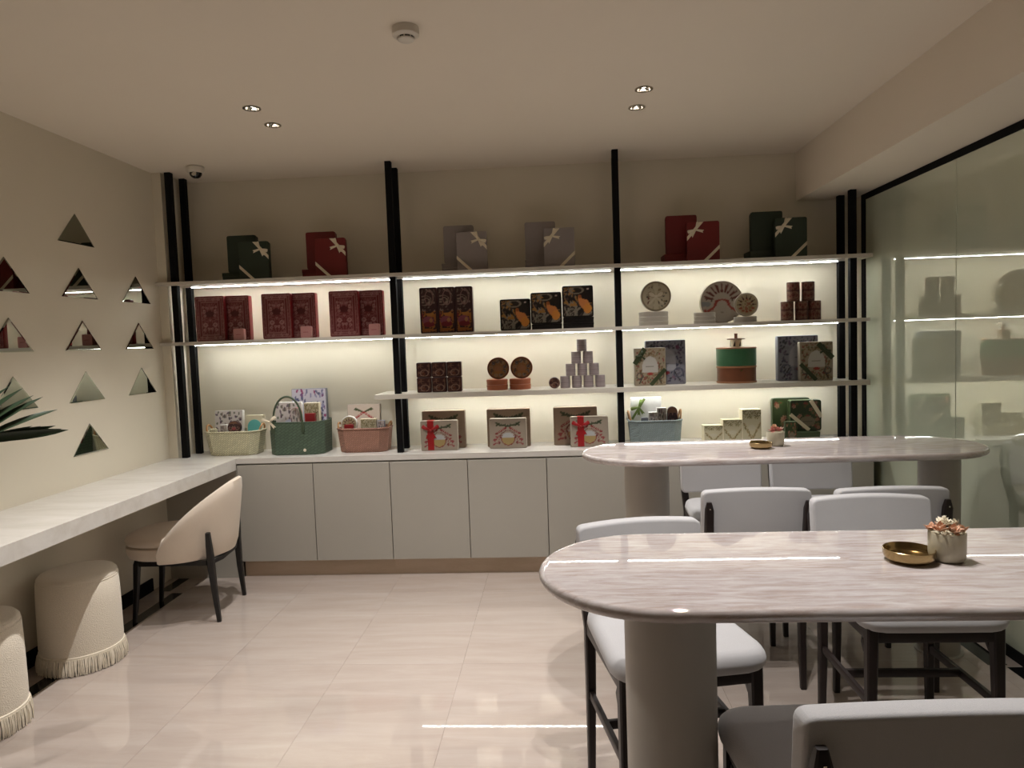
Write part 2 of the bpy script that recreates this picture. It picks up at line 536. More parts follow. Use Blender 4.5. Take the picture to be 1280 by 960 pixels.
PRINT = print_mat('printed_card')
PRINT_TIN = print_mat('printed_tin', 0.3)
# ================================================================== the setting
XL, XR = -2.478, 1.914          # side walls
YB, YF = 4.60, -2.6             # back wall, wall behind the viewer
ZC = 2.554                      # ceiling
XS, ZS = 1.55, 2.252            # soffit edge and underside
YP, YR = 4.313, 4.4835          # front and rear rows of shelf posts
POSTX = (-2.376, -0.985, 0.392, 1.777)
Z1, Z2, Z3, ZW = 1.873, 1.497, 1.128, 0.76     # shelf tops and worktop

def struct(name, mb, m, smooth=0):
    return tag(mb.build(name, m, None, smooth), kind='structure')

# floor: a slab with the marble tiles laid on it
floor = struct('floor', MB().box(XL - 0.1, XR + 0.1, YF - 0.1, YB + 0.1, -0.12, -0.012), M_GROUT)
tag(floor, 'polished beige marble tile floor with black inlay along the walls')
def cuts(a, b, start, step):
    c = start
    while c > a: c -= step
    out = [a]
    c += step
    while c < b - 1e-6:
        if c - out[-1] > 0.02: out.append(c)
        c += step
    out.append(b)
    return out
XIN0, XIN1 = -2.26, 1.78
tx = cuts(XIN0, XIN1, -1.545, 0.545)
ty = cuts(YF, 4.262, 3.93, 0.90)
_tm = {}
def tile(x0, x1, y0, y1, m, name='tile'):
    key = (round(x1 - x0, 4), round(y1 - y0, 4), m.name)
    g = 0.0004
    if key not in _tm:
        w, d = x1 - x0, y1 - y0
        me = MB().box(-w / 2 + g, w / 2 - g, -d / 2 + g, d / 2 - g, -0.012, 0.0).mesh(name, 0)
        _tm[key] = me
    return link(name, _tm[key], m, floor, loc=((x0 + x1) / 2, (y0 + y1) / 2, 0))
for i in range(len(tx) - 1):
    for j in range(len(ty) - 1):
        tile(tx[i], tx[i + 1], ty[j], ty[j + 1], M_TILE)
# side borders: marble strips with black inlay dashes
for y0, y1 in ((YF, 1.2), (1.2, 2.6), (2.6, 3.97)):
    tile(-2.33, XIN0, y0, y1, M_STONE_BLACK, 'inlay_strip')
    tile(XL, -2.33, y0, y1, M_TILE)
tile(-2.33, XIN0, 3.97, 4.262, M_TILE)
tile(XL, -2.43, 3.97, 4.262, M_TILE)
tile(-2.43, -2.36, 4.0, 4.262, M_STONE_BLACK, 'inlay_strip')
tile(-2.43, -2.36, 3.97, 4.0, M_TILE)
tile(-2.36, -2.33, 3.97, 4.262, M_TILE)
tile(XIN1, 1.86, 2.99, 4.262, M_STONE_BLACK, 'inlay_strip')
tile(1.86, XR, 2.99, 4.262, M_TILE)
for y0, y1 in ((YF, 1.2), (1.2, 2.97)):
    tile(1.845, XR, y0, y1, M_STONE_BLACK, 'inlay_strip')
    tile(XIN1, 1.845, y0, y1, M_TILE)
tile(XIN1, XR, 2.97, 2.99, M_TILE)

# ceiling with openings for the recessed lamps
LAMPS = [(-1.370, 3.25), (-1.375, 3.505), (0.439, 3.291), (0.436, 3.543), (-1.370, 1.675), (-1.375, 1.93), (0.439, 1.70), (0.436, 1.955)]
hs = 0.026
ceiling = struct('ceiling', slab_holes(XL - 0.1, XR + 0.1, YF - 0.1, YB + 0.1, ZC, ZC + 0.02, [(x - hs, x + hs, y - hs, y + hs) for x, y in LAMPS]), M_CEIL)
tag(ceiling, 'plain warm white painted ceiling with recessed lamps')
MB().box(XS, XR + 0.1, YF, YB, ZS, ZC - 0.0005).build('soffit', M_CEIL, ceiling, 0)

# walls
wb = struct('wall_back', MB().box(XL - 0.3, XR + 0.1, YB, YB + 0.1, 0, ZC), M_WALL)
tag(wb, 'cream painted wall behind the display shelves')
wl = struct('wall_left', MB().box(XL - 0.1, XL, YF, 4.298, 0, ZC), M_WALL)
tag(wl, 'cream painted wall carrying the triangular mirrors')
MB().box(XL - 0.1, -2.42, 4.298, YB, 0, ZC).build('wall_nib', M_WALL, wl, 0)
wf = struct('wall_front', MB().box(XL - 0.1, XR + 0.1, YF - 0.1, YF, 0, ZC), M_WALL)
wr = struct('wall_right', MB().box(XR + 0.012, XR + 0.1, YF, YB, 0, ZC), M_WALL)
tag(wr, 'wall clad in large grey-green glass panels in a black frame')
MB().box(XR, XR + 0.012, 4.502, YB, 0, ZS).build('wall_return', M_WALL, wr, 0)
# glass cladding
def glass_mat():
    m, nt, b = new_mat('grey_green_lacquered_glass')
    N = nt.nodes; L = nt.links
    tc = N.new('ShaderNodeTexCoord'); nz = N.new('ShaderNodeTexNoise'); nz.inputs['Scale'].default_value = 2
    L.new(tc.outputs['Object'], nz.inputs['Vector'])
    mx = N.new('ShaderNodeMix'); mx.data_type = 'RGBA'
    mx.inputs['A'].default_value = S(214, 221, 198); mx.inputs['B'].default_value = S(218, 225, 202)
    L.new(nz.outputs['Fac'], mx.inputs['Factor']); L.new(mx.outputs['Result'], b.inputs['Base Color'])
    b.inputs['Roughness'].default_value = 0.0
    b.inputs['IOR'].default_value = 3.4
    b.inputs['Metallic'].default_value = 0.15
    b.inputs['Specular IOR Level'].default_value = 0.5
    return m
M_GLASS = glass_mat()
ys = [4.452, 3.482, 2.50, 1.52, 0.54, -0.44, -1.42, YF]
for i in range(len(ys) - 1):
    MB().cbox(XR, XR + 0.012, ys[i + 1] + 0.002, ys[i] - 0.002, 0.05, 2.217, 0.001).build('glass_panel', M_GLASS, wr, 0)
for y in ys[1:-1]:
    MB().box(XR + 0.004, XR + 0.012, y - 0.0019, y + 0.0019, 0.05, 2.217).build('panel_joint', M_BLACK, wr, 0)
MB().cbox(XR - 0.006, XR + 0.012, YF, 4.502, 2.217, ZS, 0.001).build('frame_rail', M_BLACK, wr, 0)
MB().cbox(XR - 0.006, XR + 0.012, YF, 4.502, 0, 0.05, 0.001).build('frame_rail', M_BLACK, wr, 0)
MB().cbox(XR - 0.006, XR + 0.012, 4.452, 4.502, 0.05, 2.217, 0.001).build('frame_post', M_BLACK, wr, 0)
bb = struct('baseboard_left', MB().cbox(XL, XL + 0.012, YF, 4.015, 0, 0.078, 0.002), M_BLACK)
tag(bb, 'low black baseboard under the long white desk')

# ================================================================== ceiling fittings
dl_mesh = None
for i, (x, y) in enumerate(LAMPS):
    lab = 'recessed ceiling lamp above %s, the one %s' % (('the barrel chair', 'the table nearer the shelves', 'the palm', 'the other table')[i // 2], ('farther from the shelves', 'nearer the shelves')[i % 2])
    t = thing('downlight', lab, 'lamp', (x, y, ZC), 0, 'recessed ceiling lamps')
    if dl_mesh is None:
        a = MB().lathe([(0.0295, -0.001), (0.0300, -0.004), (0.041, -0.004), (0.0425, -0.0005), (0.0425, 0.0)], 40, closed=False)
        a.f = [q for q in a.f if len(q) == 4]
        b = MB().lathe([(0.030, -0.003), (0.0285, 0.004), (0.0250, 0.014), (0.0225, 0.018), (0.022, 0.0185)], 40)
        b.f = [q for q in b.f if len(q) == 4]
        c = MB().lathe([(0.0245, 0.0165), (0.016, 0.010), (0.0, 0.007)], 24)
        dl_mesh = (a.mesh('trim_ring'), b.mesh('reflector'), c.mesh('lamp_lens'))
    link('trim_ring', dl_mesh[0], M_CHROME, t); link('reflector', dl_mesh[1], M_CHROME, t); link('lamp_lens', dl_mesh[2], M_LAMP, t)
    ld = bpy.data.lights.new('lamp_beam', 'SPOT')
    ld.energy = SPOT_POWER; ld.color = SPOT_COLOR; ld.spot_size = R(SPOT_ANGLE); ld.spot_blend = 0.85; ld.shadow_soft_size = 0.012
    lo = bpy.data.objects.new('lamp_beam', ld); COL.objects.link(lo); lo.parent = t; lo.location = (0, 0, -0.012)

t = thing('smoke_detector', 'round white smoke detector on the ceiling', 'smoke detector', (-0.494, 2.534, ZC))
MB().lathe([(0.047, 0), (0.048, -0.012), (0.048, -0.026), (0.044, -0.030), (0.030, -0.033), (0.030, -0.030)], 40).build('base', M_PLASTIC, t)
MB().lathe([(0.026, -0.030), (0.026, -0.038)], 32).build('vent_slot', M_SMOKE, t)
MB().lathe([(0.0, -0.048), (0.020, -0.047), (0.029, -0.042), (0.030, -0.038), (0.026, -0.038)], 32).build('sensor_cap', M_PLASTIC, t)
for k in range(8):
    a = 2 * PI * k / 8
    MB().cbox(-0.002, 0.002, -0.002, 0.002, -0.039, -0.030, 0.0004).build('cap_rib', M_PLASTIC, t, loc=(0.0285 * math.cos(a), 0.0285 * math.sin(a), 0))

t = thing('dome_camera', 'small white dome security camera on the ceiling above the shelves', 'camera', (-2.142, 4.20, ZC))
MB().lathe([(0.046, 0), (0.052, -0.006), (0.052, -0.020), (0.046, -0.036), (0.040, -0.040), (0.036, -0.038)], 36).build('housing', M_PLASTIC, t)
MB().lathe([(0.036, -0.036), (0.034, -0.050), (0.026, -0.062), (0.014, -0.069), (0.0, -0.071)], 32).build('dome', M_SMOKE, t)
MB().lathe([(0.0, 0.0), (0.013, 0.0), (0.015, 0.004), (0.010, 0.006)], 24).build('lens_ring', M_PLASTIC, t, loc=(0.008, -0.034, -0.052), rot=(R(65), 0, 0))

# ================================================================== shelving
PW = 0.0188
def post_label(i, row):
    where = ('beside the mirror wall', 'between the red boxes and the striped art boxes', 'between the black tins and the round tins', 'beside the glass panelled wall')[i]
    return 'black square shelf post, %s row, %s' % (row, where)
for i, px in enumerate(POSTX):
    top = ZS if i == 3 else ZC
    for y, row in ((YP, 'front'), (YR, 'rear')):
        if i == 2 and row == 'rear': px2 = px + 0.0135
        else: px2 = px
        p = MB().cbox(-PW, PW, -PW, PW, 0, top - ZW, 0.0015).build('shelf_post', M_BLACK, None, 0, loc=(px2, y, ZW))
        tag(p, post_label(i, row), 'post', 'black shelf posts')
holes = [(px - PW - 0.0005, px + PW + (0.0145 if (px == POSTX[2] and y == YR) else 0.0005), y - PW - 0.0005, y + PW + 0.0005) for px in POSTX for y in (YP, YR)]
def shelf(x0, x1, z1, th, label, nib):
    hh = [h for h in holes if h[0] > x0] + ([(x0, -2.419, 4.297, 4.597)] if nib else [])
    t = thing('display_shelf', label, 'shelf', ((x0 + x1) / 2, 4.263, z1 - th), 0, 'long display shelves')
    mb = slab_holes(x0, x1, 4.263, 4.597, z1 - th, z1, hh)
    mb.map(lambda a, b, c: (a - (x0 + x1) / 2, b - 4.263, c - (z1 - th)))
    mb.build('board', M_SHELF, t, 0)
shelf(-2.476, 1.874, Z1, 0.021, 'topmost long white shelf carrying the plain gift boxes', True)
shelf(-2.476, 1.856, Z2, 0.021, 'long white shelf carrying the red ornate boxes and round tins', True)
shelf(-1.124, 1.856, Z3, 0.028, 'shorter white shelf carrying the pyramid of small tins', False)
# LED strips at the wall under the shelves
names = ('above the red ornate boxes', 'between the two middle posts', 'nearest the glass panelled wall')
for zi, (z, th) in enumerate(((Z1, 0.021), (Z2, 0.021), (Z3, 0.028))):
    for k in range(3):
        a = POSTX[k] + 0.03; b = POSTX[k + 1] - 0.03
        if zi == 2 and k == 0: continue
        bay = ('mirror-wall bay', 'middle bay', 'glass-wall bay')[k]
        t = thing('led_strip', 'glowing LED strip under the %s shelf, %s' % (('topmost', 'second highest', 'lowest')[zi], bay), 'light strip', ((a + b) / 2, 4.452, z - th), 0, 'shelf light strips')
        L2 = (b - a) / 2
        MB().cbox(-L2, L2, -0.007, 0.007, -0.0012, 0, 0.0003).build('housing', M_ALU, t, 0)
        MB().cbox(-L2 + 0.002, L2 - 0.002, -0.005, 0.005, -0.0032, -0.0012, 0.0005).build('diffuser', M_LED, t, 0)

# ================================================================== cabinets, worktop, desk
door_w = (1.859 + 2.006) / 8
for k in range(4):
    x0 = -2.006 + 2 * k * door_w
    lab = 'white two-door base cabinet under the %s' % ('cream basket and green tote', 'taupe garland gift boxes', 'blue-grey basket', 'cream leaf-print boxes beside the glass wall')[k]
    t = thing('base_cabinet', lab, 'cabinet', (x0 + door_w, 4.24, 0), 0, 'white base cabinets')
    MB().box(-door_w + 0.0005, door_w - 0.0005, 0, 0.355, 0.104, 0.7262).build('carcass', M_CAB, t, 0)
    for s in (0, 1):
        MB().cbox(-door_w + s * door_w + 0.0022, s * door_w - 0.0022, -0.020, -0.0005, 0.106, 0.716, 0.0012).build('door', M_CAB, t, 0)
    MB().box(-door_w, door_w, 0.022, 0.040, 0, 0.104).build('plinth', M_PLINTH, t, 0)
tag(MB().box(-2.477, -2.008, 4.228, 4.245, 0.0, 0.7262).build('corner_panel', M_CAB, None, 0), 'plain panel closing the corner under the white desk', 'panel')
tag(slab_holes(-2.4775, 1.90, 4.2195, 4.5985, 0.727, ZW - 0.0003, [(-2.4775, -2.4195, 4.2975, 4.5985)]).build('worktop', M_TOP, None, 0), 'long pale worktop along the cabinets carrying baskets and gift boxes', 'worktop')
t = thing('wall_desk', 'long white desk fixed along the mirror wall', 'desk', (-2.24, 1.8, 0.688))
MB().cbox(-0.2375, 0.2115, -4.3, 2.4185, 0.040, 0.0717, 0.0003).build('desk_top', M_TOP, t, 0)
MB().cbox(0.2116, 0.2320, -4.3, 2.4185, 0.0, 0.0717, 0.0006).build('apron', M_TOP, t, 0)

# ================================================================== triangular mirrors on the wall
def tri_mirror(y, z, label):
    t = thing('triangle_mirror', label, 'mirror', (XL, y, z), 0, 'triangular wall mirrors')
    th = 0.004; b = 0.005
    o = [(-0.1415, 0), (0.1415, 0), (0, 0.157)]
    cyy, czz = 0, 0.157 / 3
    k = 1 - b / 0.05
    i = [(cyy + (p[0] - cyy) * k, czz + (p[1] - czz) * k) for p in o]
    V = [(0.0, p[0], p[1]) for p in o] + [(0.0032, p[0], p[1]) for p in o] + [(th, p[0], p[1]) for p in i]
    MB().add(V, [(6, 7, 8)]).build('face', M_MIRROR, t, 0)
    MB().add(V, [(0, 1, 4, 3), (1, 2, 5, 4), (2, 0, 3, 5), (3, 4, 7, 6), (4, 5, 8, 7), (5, 3, 6, 8), (0, 2, 1)]).build('bevelled_edge', M_MIRROR, t, 0)
rows = [2.017, 1.737, 1.462, 1.194, 0.918]
ord_ = ('topmost', 'second highest', 'middle', 'second lowest', 'lowest')
for r in range(5):
    tri_mirror(3.555, rows[r], '%s triangular mirror of the column of five on the cream wall' % ord_[r])
for r in (1, 2, 3):
    lab = ('top', 'middle', 'bottom')[r - 1]
    tri_mirror(4.055, rows[r], '%s triangular mirror of the three next to the shelf posts' % lab)
    tri_mirror(3.055, rows[r], '%s triangular mirror of the three next to the palm' % lab)
# ================================================================== tables
def stadium(L, r, inset=0, n=20):
    r2 = r - inset; h = L / 2 - r
    pts = []
    for k in range(n + 1):
        a = -PI / 2 + PI * k / n
        pts.append((h + r2 * math.cos(a), r2 * math.sin(a)))
    for k in range(n + 1):
        a = PI / 2 + PI * k / n
        pts.append((-h + r2 * math.cos(a), r2 * math.sin(a)))
    return pts
HT = 0.925
def oval_table(x0, x1, yc, r, peds, label, rotz=0):
    L = x1 - x0; cx = (x0 + x1) / 2
    t = thing('oval_table', label, 'table', (cx, yc, 0), rotz, 'counter-height stone tables')
    th = 0.027
    mb = MB(); rings = []
    for k in range(9):
        a = -PI / 2 + PI * k / 8
        rings.append((0.013 * (1 - math.cos(a)), HT - th / 2 + th / 2 * math.sin(a)))
    rings = [(0.02, rings[0][1])] + rings + [(0.02, rings[-1][1])]
    P = [stadium(L, r, i) for i, z in rings]; n = len(P[0])
    V = [(x, y, rings[j][1]) for j in range(len(rings)) for x, y in P[j]]
    F = [(j * n + k, j * n + (k + 1) % n, (j + 1) * n + (k + 1) % n, (j + 1) * n + k) for j in range(len(rings) - 1) for k in range(n)]
    F += [tuple(range(n))[::-1], tuple(range((len(rings) - 1) * n, len(rings) * n))]
    mb.add(V, F).build('table_top', M_TRAV, t, 50)
    for px, pr in peds:
        MB().lathe([(pr - 0.002, 0), (pr, 0.003), (pr, HT - th - 0.001)], 48, cx=px - cx).build('pedestal', M_PED, t)
        MB().lathe([(pr + 0.012, 0), (pr + 0.012, 0.006), (pr + 0.0005, 0.0065)], 48, cx=px - cx).build('foot_plate', M_PED, t)
    return t
oval_table(-0.052, 1.64, 1.545, 0.265, ((0.236, 0.100), (1.36, 0.100)), 'oval stone table farther from the shelves, on round taupe pedestals')
oval_table(0.105, 1.825, 3.135, 0.272, ((0.392, 0.098), (1.655, 0.082)), 'oval stone table nearer the shelves, on round taupe pedestals')

# ================================================================== grey counter chairs
def counter_chair():
    t = thing('counter_chair', 'x', 'chair', (0, 0, 0), 0, 'grey upholstered counter chairs')
    def seatfn(x, y, z):      # standing slab -> lying cushion, slightly narrower at the back
        yy = z
        k = 1.0 - 0.10 * (yy + 0.22) / 0.44
        return (x * k, yy, 0.546 + y * (1.0 if y > 0 else 0.9))
    MB().pillow(0.45, 0.45, 0.066, 0.075, 0.030, 10, 10, 0.010, fn=lambda x, y, z: seatfn(x, -y, z)).build('seat', M_GREYFAB, t, 60)
    def backfn(x, y, z):
        q = x / 0.205
        return (x, y + 0.262 - 0.012 * q * q + 0.10 * z, z + 0.712 + 0.010 * (1 - q * q) * (1 if z > 0 else 0.0))
    MB().pillow(0.415, 0.220, 0.050, 0.020, 0.009, 14, 8, 0.003, fn=backfn).build('backrest', M_GREYFAB, t, 60)
    # piping round the rear edge of the backrest
    pp = []
    for k in range(56):
        a = 2 * PI * k / 56
        x = 0.198 * max(-1, min(1, 1.32 * math.cos(a))); z = 0.100 * max(-1, min(1, 1.32 * math.sin(a)))
        x0, y0, z0 = backfn(x, 0.0225, z)
        pp.append((x0, y0, z0))
    MB().tube(pp, 0.0022, 6, closed=True).build('piping', M_GREYFAB, t)
    for s in (-1, 1):
        MB().path_bar([(s * 0.190, 0.215, 0.0), (s * 0.186, 0.212, 0.30), (s * 0.182, 0.222, 0.50), (s * 0.186, 0.262, 0.60), (s * 0.187, 0.286, 0.66), (s * 0.187, 0.300, 0.755), (s * 0.187, 0.301, 0.785)],
                      [0.022, 0.030, 0.034, 0.034, 0.033, 0.032, 0.018], [0.022, 0.030, 0.034, 0.032, 0.030, 0.026, 0.014]).build('leg', M_WALNUT, t)
        MB().path_bar([(s * 0.192, -0.185, 0.0), (s * 0.188, -0.180, 0.30), (s * 0.184, -0.176, 0.527)],
                      [0.022, 0.030, 0.036], [0.022, 0.030, 0.036]).build('leg', M_WALNUT, t)
        MB().bar((s * 0.184, -0.168, 0.503), (s * 0.183, 0.214, 0.503), 0.026, 0.048).build('seat_rail', M_WALNUT, t)
        MB().bar((s * 0.188, -0.172, 0.285), (s * 0.186, 0.205, 0.285), 0.016, 0.026).build('stretcher', M_WALNUT, t)
        MB().path_bar([(s * 0.186, -0.158, 0.44), (s * 0.1845, -0.140, 0.470), (s * 0.1835, -0.10, 0.484)], [0.026, 0.026, 0.012], [0.012, 0.026, 0.020]).build('corner_brace', M_WALNUT, t)
        MB().cbox(-0.003, 0.003, -0.002, 0.002, -0.003, 0.003, 0.001).build('screw_cap', M_CHROME, t, loc=(s * 0.187, 0.314, 0.760))
    MB().bar((-0.180, -0.178, 0.503), (0.180, -0.178, 0.503), 0.024, 0.048).build('seat_rail', M_WALNUT, t)
    MB().bar((-0.178, 0.214, 0.503), (0.178, 0.214, 0.503), 0.024, 0.048).build('seat_rail', M_WALNUT, t)
    MB().bar((-0.184, 0.02, 0.285), (0.184, 0.02, 0.285), 0.016, 0.026).build('stretcher', M_WALNUT, t)
    MB().bar((-0.184, -0.183, 0.20), (0.184, -0.183, 0.20), 0.018, 0.026).build('foot_rest', M_WALNUT, t)
    return t
ch0 = counter_chair()
CH = [((0.305, 2.045), 11, 'grey counter chair pulled out at the rounded end of the table farther from the shelves'),
      ((1.120, 2.325), 0, 'grey counter chair behind the brass dish on the table farther from the shelves'),
      ((0.566, 1.392), 183, 'grey counter chair with its back turned to the rest of the room'),
      ((0.762, 3.010), 180, 'grey counter chair tucked under the table nearer the shelves, beside its round pedestal'),
      ((1.262, 2.985), 180, 'grey counter chair tucked under the table nearer the shelves, toward the glass wall'),
      ((0.852, 3.480), 0, 'grey counter chair between table and white cabinets, nearer the blue-grey basket'),
      ((1.318, 3.485), 0, 'grey counter chair between table and white cabinets, nearer the glass wall')]
for i, (p, a, lab) in enumerate(CH):
    o = ch0 if i == 0 else copy_tree(ch0)
    o.location = (p[0], p[1], 0); o.rotation_euler = (0, 0, R(a)); o['label'] = lab

# ================================================================== cream barrel chair at the desk
t = thing('barrel_chair', 'cream upholstered barrel chair with black legs at the white desk', 'chair', (-2.07, 3.705, 0), R(-84))
def sup(w, d, y0, z, n=40, ex=2.6):
    P = []
    for k in range(n):
        a = 2 * PI * k / n
        c, s = math.cos(a), math.sin(a)
        P.append((w * math.copysign(abs(c) ** (2 / ex), c), y0 + d * math.copysign(abs(s) ** (2 / ex), s), z))
    return P
def loft(rings):
    n = len(rings[0]); V = [p for r in rings for p in r]
    F = [(j * n + k, j * n + (k + 1) % n, (j + 1) * n + (k + 1) % n, (j + 1) * n + k) for j in range(len(rings) - 1) for k in range(n)]
    F += [tuple(range(n))[::-1], tuple(range((len(rings) - 1) * n, len(rings) * n))]
    return MB().add(V, F)
loft([sup(0.185, 0.215, -0.05, 0.335), sup(0.205, 0.235, -0.05, 0.345), sup(0.215, 0.246, -0.05, 0.375), sup(0.214, 0.245, -0.05, 0.402), sup(0.20, 0.23, -0.05, 0.408)]).build('seat_base', M_CREAMFAB, t, 60)
loft([sup(0.198, 0.228, -0.05, 0.409), sup(0.212, 0.243, -0.05, 0.416), sup(0.217, 0.249, -0.05, 0.436), sup(0.208, 0.238, -0.05, 0.456), sup(0.17, 0.20, -0.05, 0.468), sup(0.09, 0.11, -0.05, 0.473)]).build('seat_cushion', M_CREAMFAB, t, 60)
# wrap-round shell
def shell():
    mb = MB(); NU = 48; 
    cols = []
    for i in range(NU + 1):
        s = -1 + 2 * i / NU
        ang = s * R(104)
        rise = max(0.0, math.cos(s * PI / 2)) ** 0.85
        top = 0.395 + 0.335 * rise
        bot = 0.328 + 0.012 * rise
        prof = []
        m = 8
        th = 0.021
        def ring(rr, z):
            k = (z - 0.33) / 0.40
            w = (0.222 + 0.030 * math.sin(min(1, k * 1.3) * PI * 0.5)) + rr
            d = (0.236 + 0.052 * k) + rr
            return (w * math.sin(ang) * (1.0 if abs(ang) < PI / 2 else 1.0), 0.005 + d * math.cos(ang), z)
        for j in range(m + 1):
            z = bot + (top - bot) * j / m
            prof.append(ring(th - (0.010 if j == 0 else (0.006 if j == m else 0)), z))
        prof.append(ring(0.0, top + 0.008))
        for j in range(m, -1, -1):
            z = bot + (top - bot) * j / m
            prof.append(ring(-th + (0.010 if j == 0 else (0.006 if j == m else 0)), z))
        cols.append(prof)
    n = len(cols[0]); V = [p for c in cols for p in c]
    F = []
    for i in range(NU):
        for k in range(n):
            a = i * n + k; b = i * n + (k + 1) % n
            F.append((a, b, b + n, a + n))
    F += [tuple(range(n)), tuple(range(NU * n, NU * n + n))[::-1]]
    return mb.add(V, F)
shell().build('backrest', M_CREAMFAB, t, 60)
for s in (-1, 1):
    MB().path_bar([(s * 0.196, 0.228, 0.0), (s * 0.197, 0.212, 0.18), (s * 0.203, 0.205, 0.33), (s * 0.218, 0.206, 0.42), (s * 0.224, 0.206, 0.487)],
                  [0.020, 0.028, 0.036, 0.030, 0.022], [0.020, 0.028, 0.034, 0.028, 0.022]).build('leg', M_EBONY, t)
    MB().path_bar([(s * 0.155, -0.232, 0.0), (s * 0.150, -0.215, 0.17), (s * 0.145, -0.205, 0.315), (s * 0.143, -0.20, 0.333)],
                  [0.020, 0.026, 0.032, 0.030], [0.020, 0.026, 0.032, 0.030]).build('leg', M_EBONY, t)
    MB().path_bar([(s * 0.146, -0.20, 0.316), (s * 0.17, 0.0, 0.318), (s * 0.200, 0.185, 0.322)], 0.024, 0.026).build('rail', M_EBONY, t)
MB().bar((-0.15, -0.200, 0.316), (0.15, -0.200, 0.316), 0.024, 0.026).build('rail', M_EBONY, t)
MB().path_bar([(-0.205, 0.19, 0.32), (-0.10, 0.222, 0.320), (0.10, 0.222, 0.320), (0.205, 0.19, 0.32)], 0.026, 0.024).build('rail', M_EBONY, t)

# ================================================================== fringed stools under the desk
def stool(loc, label):
    t = thing('fringed_stool', label, 'stool', loc, 0, 'fringed boucle stools')
    MB().lathe([(0.170, 0.078), (0.173, 0.11), (0.171, 0.30), (0.168, 0.395), (0.164, 0.402)], 56).build('body', M_BOUCLE, t, 60)
    MB().lathe([(0.164, 0.402), (0.166, 0.408), (0.163, 0.422), (0.152, 0.434), (0.12, 0.439), (0.0, 0.441)], 56).build('seat_top', M_BOUCLE, t, 60)
    MB().tube([(0.165 * math.cos(2 * PI * k / 64), 0.165 * math.sin(2 * PI * k / 64), 0.403) for k in range(64)], 0.003, 6, closed=True).build('piping', M_BOUCLE, t)
    MB().lathe([(0.172, 0.070), (0.1755, 0.072), (0.1755, 0.084), (0.171, 0.086)], 56).build('fringe_band', M_FRINGE, t)
    MB().lathe([(0.150, 0.0), (0.150, 0.078)], 32).build('base', M_EBONY, t)
    mb = MB(); rnd = random.Random(int(loc[1] * 100))
    for k in range(300):
        a = 2 * PI * k / 300 + rnd.uniform(-.008, .008); lean = rnd.uniform(-0.03, 0.03); rr = 0.174 + rnd.uniform(-0.002, 0.004)
        ro = rr + rnd.uniform(0.0, 0.009)
        p = [(rr * math.cos(a), rr * math.sin(a), 0.076), (ro * math.cos(a + lean * .5), ro * math.sin(a + lean * .5), 0.040), (ro * math.cos(a + lean), ro * math.sin(a + lean), rnd.uniform(0.001, 0.006))]
        mb.tube(p, [0.0024, 0.0030, 0.0020], 5)
    tag(mb.build('fringe', M_FRINGE, t), kind='stuff')
stool((-2.262, 3.085, 0), 'cream boucle stool with fringed hem beside the barrel chair')
stool((-2.285, 2.50, 0), 'cream boucle stool with fringed hem next to the other stool, away from the chair')

# ================================================================== brass dishes and flower pots on the tables
def dish(x, y, r, lab):
    t = thing('brass_dish', lab, 'dish', (x, y, HT), 0, 'brass dishes on the tables')
    k = r / 0.052
    MB().lathe([(0.036 * k, 0), (0.040 * k, 0.001), (0.041 * k, 0.004), (0.049 * k, 0.008), (0.052 * k, 0.016), (0.052 * k, 0.027), (0.0508 * k, 0.0278), (0.0495 * k, 0.026), (0.0493 * k, 0.016), (0.046 * k, 0.010), (0.036 * k, 0.0075), (0.0, 0.007)], 48).build('bowl', M_BRASS, t)
dish(0.757, 1.553, 0.052, 'round brass dish on the table farther from the shelves')
dish(0.889, 3.118, 0.049, 'round brass dish on the table nearer the shelves')
def petal(mb, p, d, n, L, w, curl, rnd):
    p = Vector(p); d = Vector(d).normalized(); n = Vector(n)
    s = d.cross(n).normalized(); n = s.cross(d).normalized()
    rows = []
    for i in range(5):
        q = i / 4
        c = p + d * (L * q) + n * (curl * L * q * q)
        ww = w * (0.35 + 1.1 * math.sin(PI * (0.12 + 0.8 * q))) * (0.25 if i == 4 else 1)
        rows.append([c - s * ww / 2 + n * 0.15 * ww, c - n * 0.0, c + s * ww / 2 + n * 0.15 * ww])
    V = [v for r in rows for v in r]; V2 = [v - n * 0.0008 for v in V]
    m = len(V); F = []
    for i in range(4):
        for k in range(2):
            a = i * 3 + k
            F.append((a, a + 1, a + 4, a + 3)); F.append((m + a, m + a + 3, m + a + 4, m + a + 1))
    bd = [0, 1, 2, 5, 8, 11, 14, 13, 12, 9, 6, 3]
    for i in range(12):
        a, b = bd[i], bd[(i + 1) % 12]
        F.append((b, a, m + a, m + b))
    mb.add(V + V2, F)
def flower_pot(x, y, lab, cols, seed):
    t = thing('flower_pot', lab, 'flower pot', (x, y, HT), 0, 'small pots of dried flowers')
    MB().lathe([(0.027, 0), (0.032, 0.002), (0.0358, 0.009), (0.0368, 0.020), (0.0368, 0.062), (0.0362, 0.0632), (0.0345, 0.0625), (0.0340, 0.056), (0.0, 0.055)], 44).build('pot', M_POT, t)
    rnd = random.Random(seed)
    for k, (cx, cy, cz, n, L, m) in enumerate(cols):
        mb = MB()
        for i in range(n):
            a = rnd.uniform(0, 2 * PI); el = rnd.uniform(-0.1, 1.35)
            d = (math.cos(a) * math.cos(el), math.sin(a) * math.cos(el), math.sin(el))
            petal(mb, (cx + d[0] * 0.002, cy + d[1] * 0.002, cz), d, (-d[0] * 0.4, -d[1] * 0.4, 1), L * rnd.uniform(0.75, 1.15), L * 0.42, rnd.uniform(-0.3, 0.5), rnd)
        mb.build('dried_flower', m, t, 60)
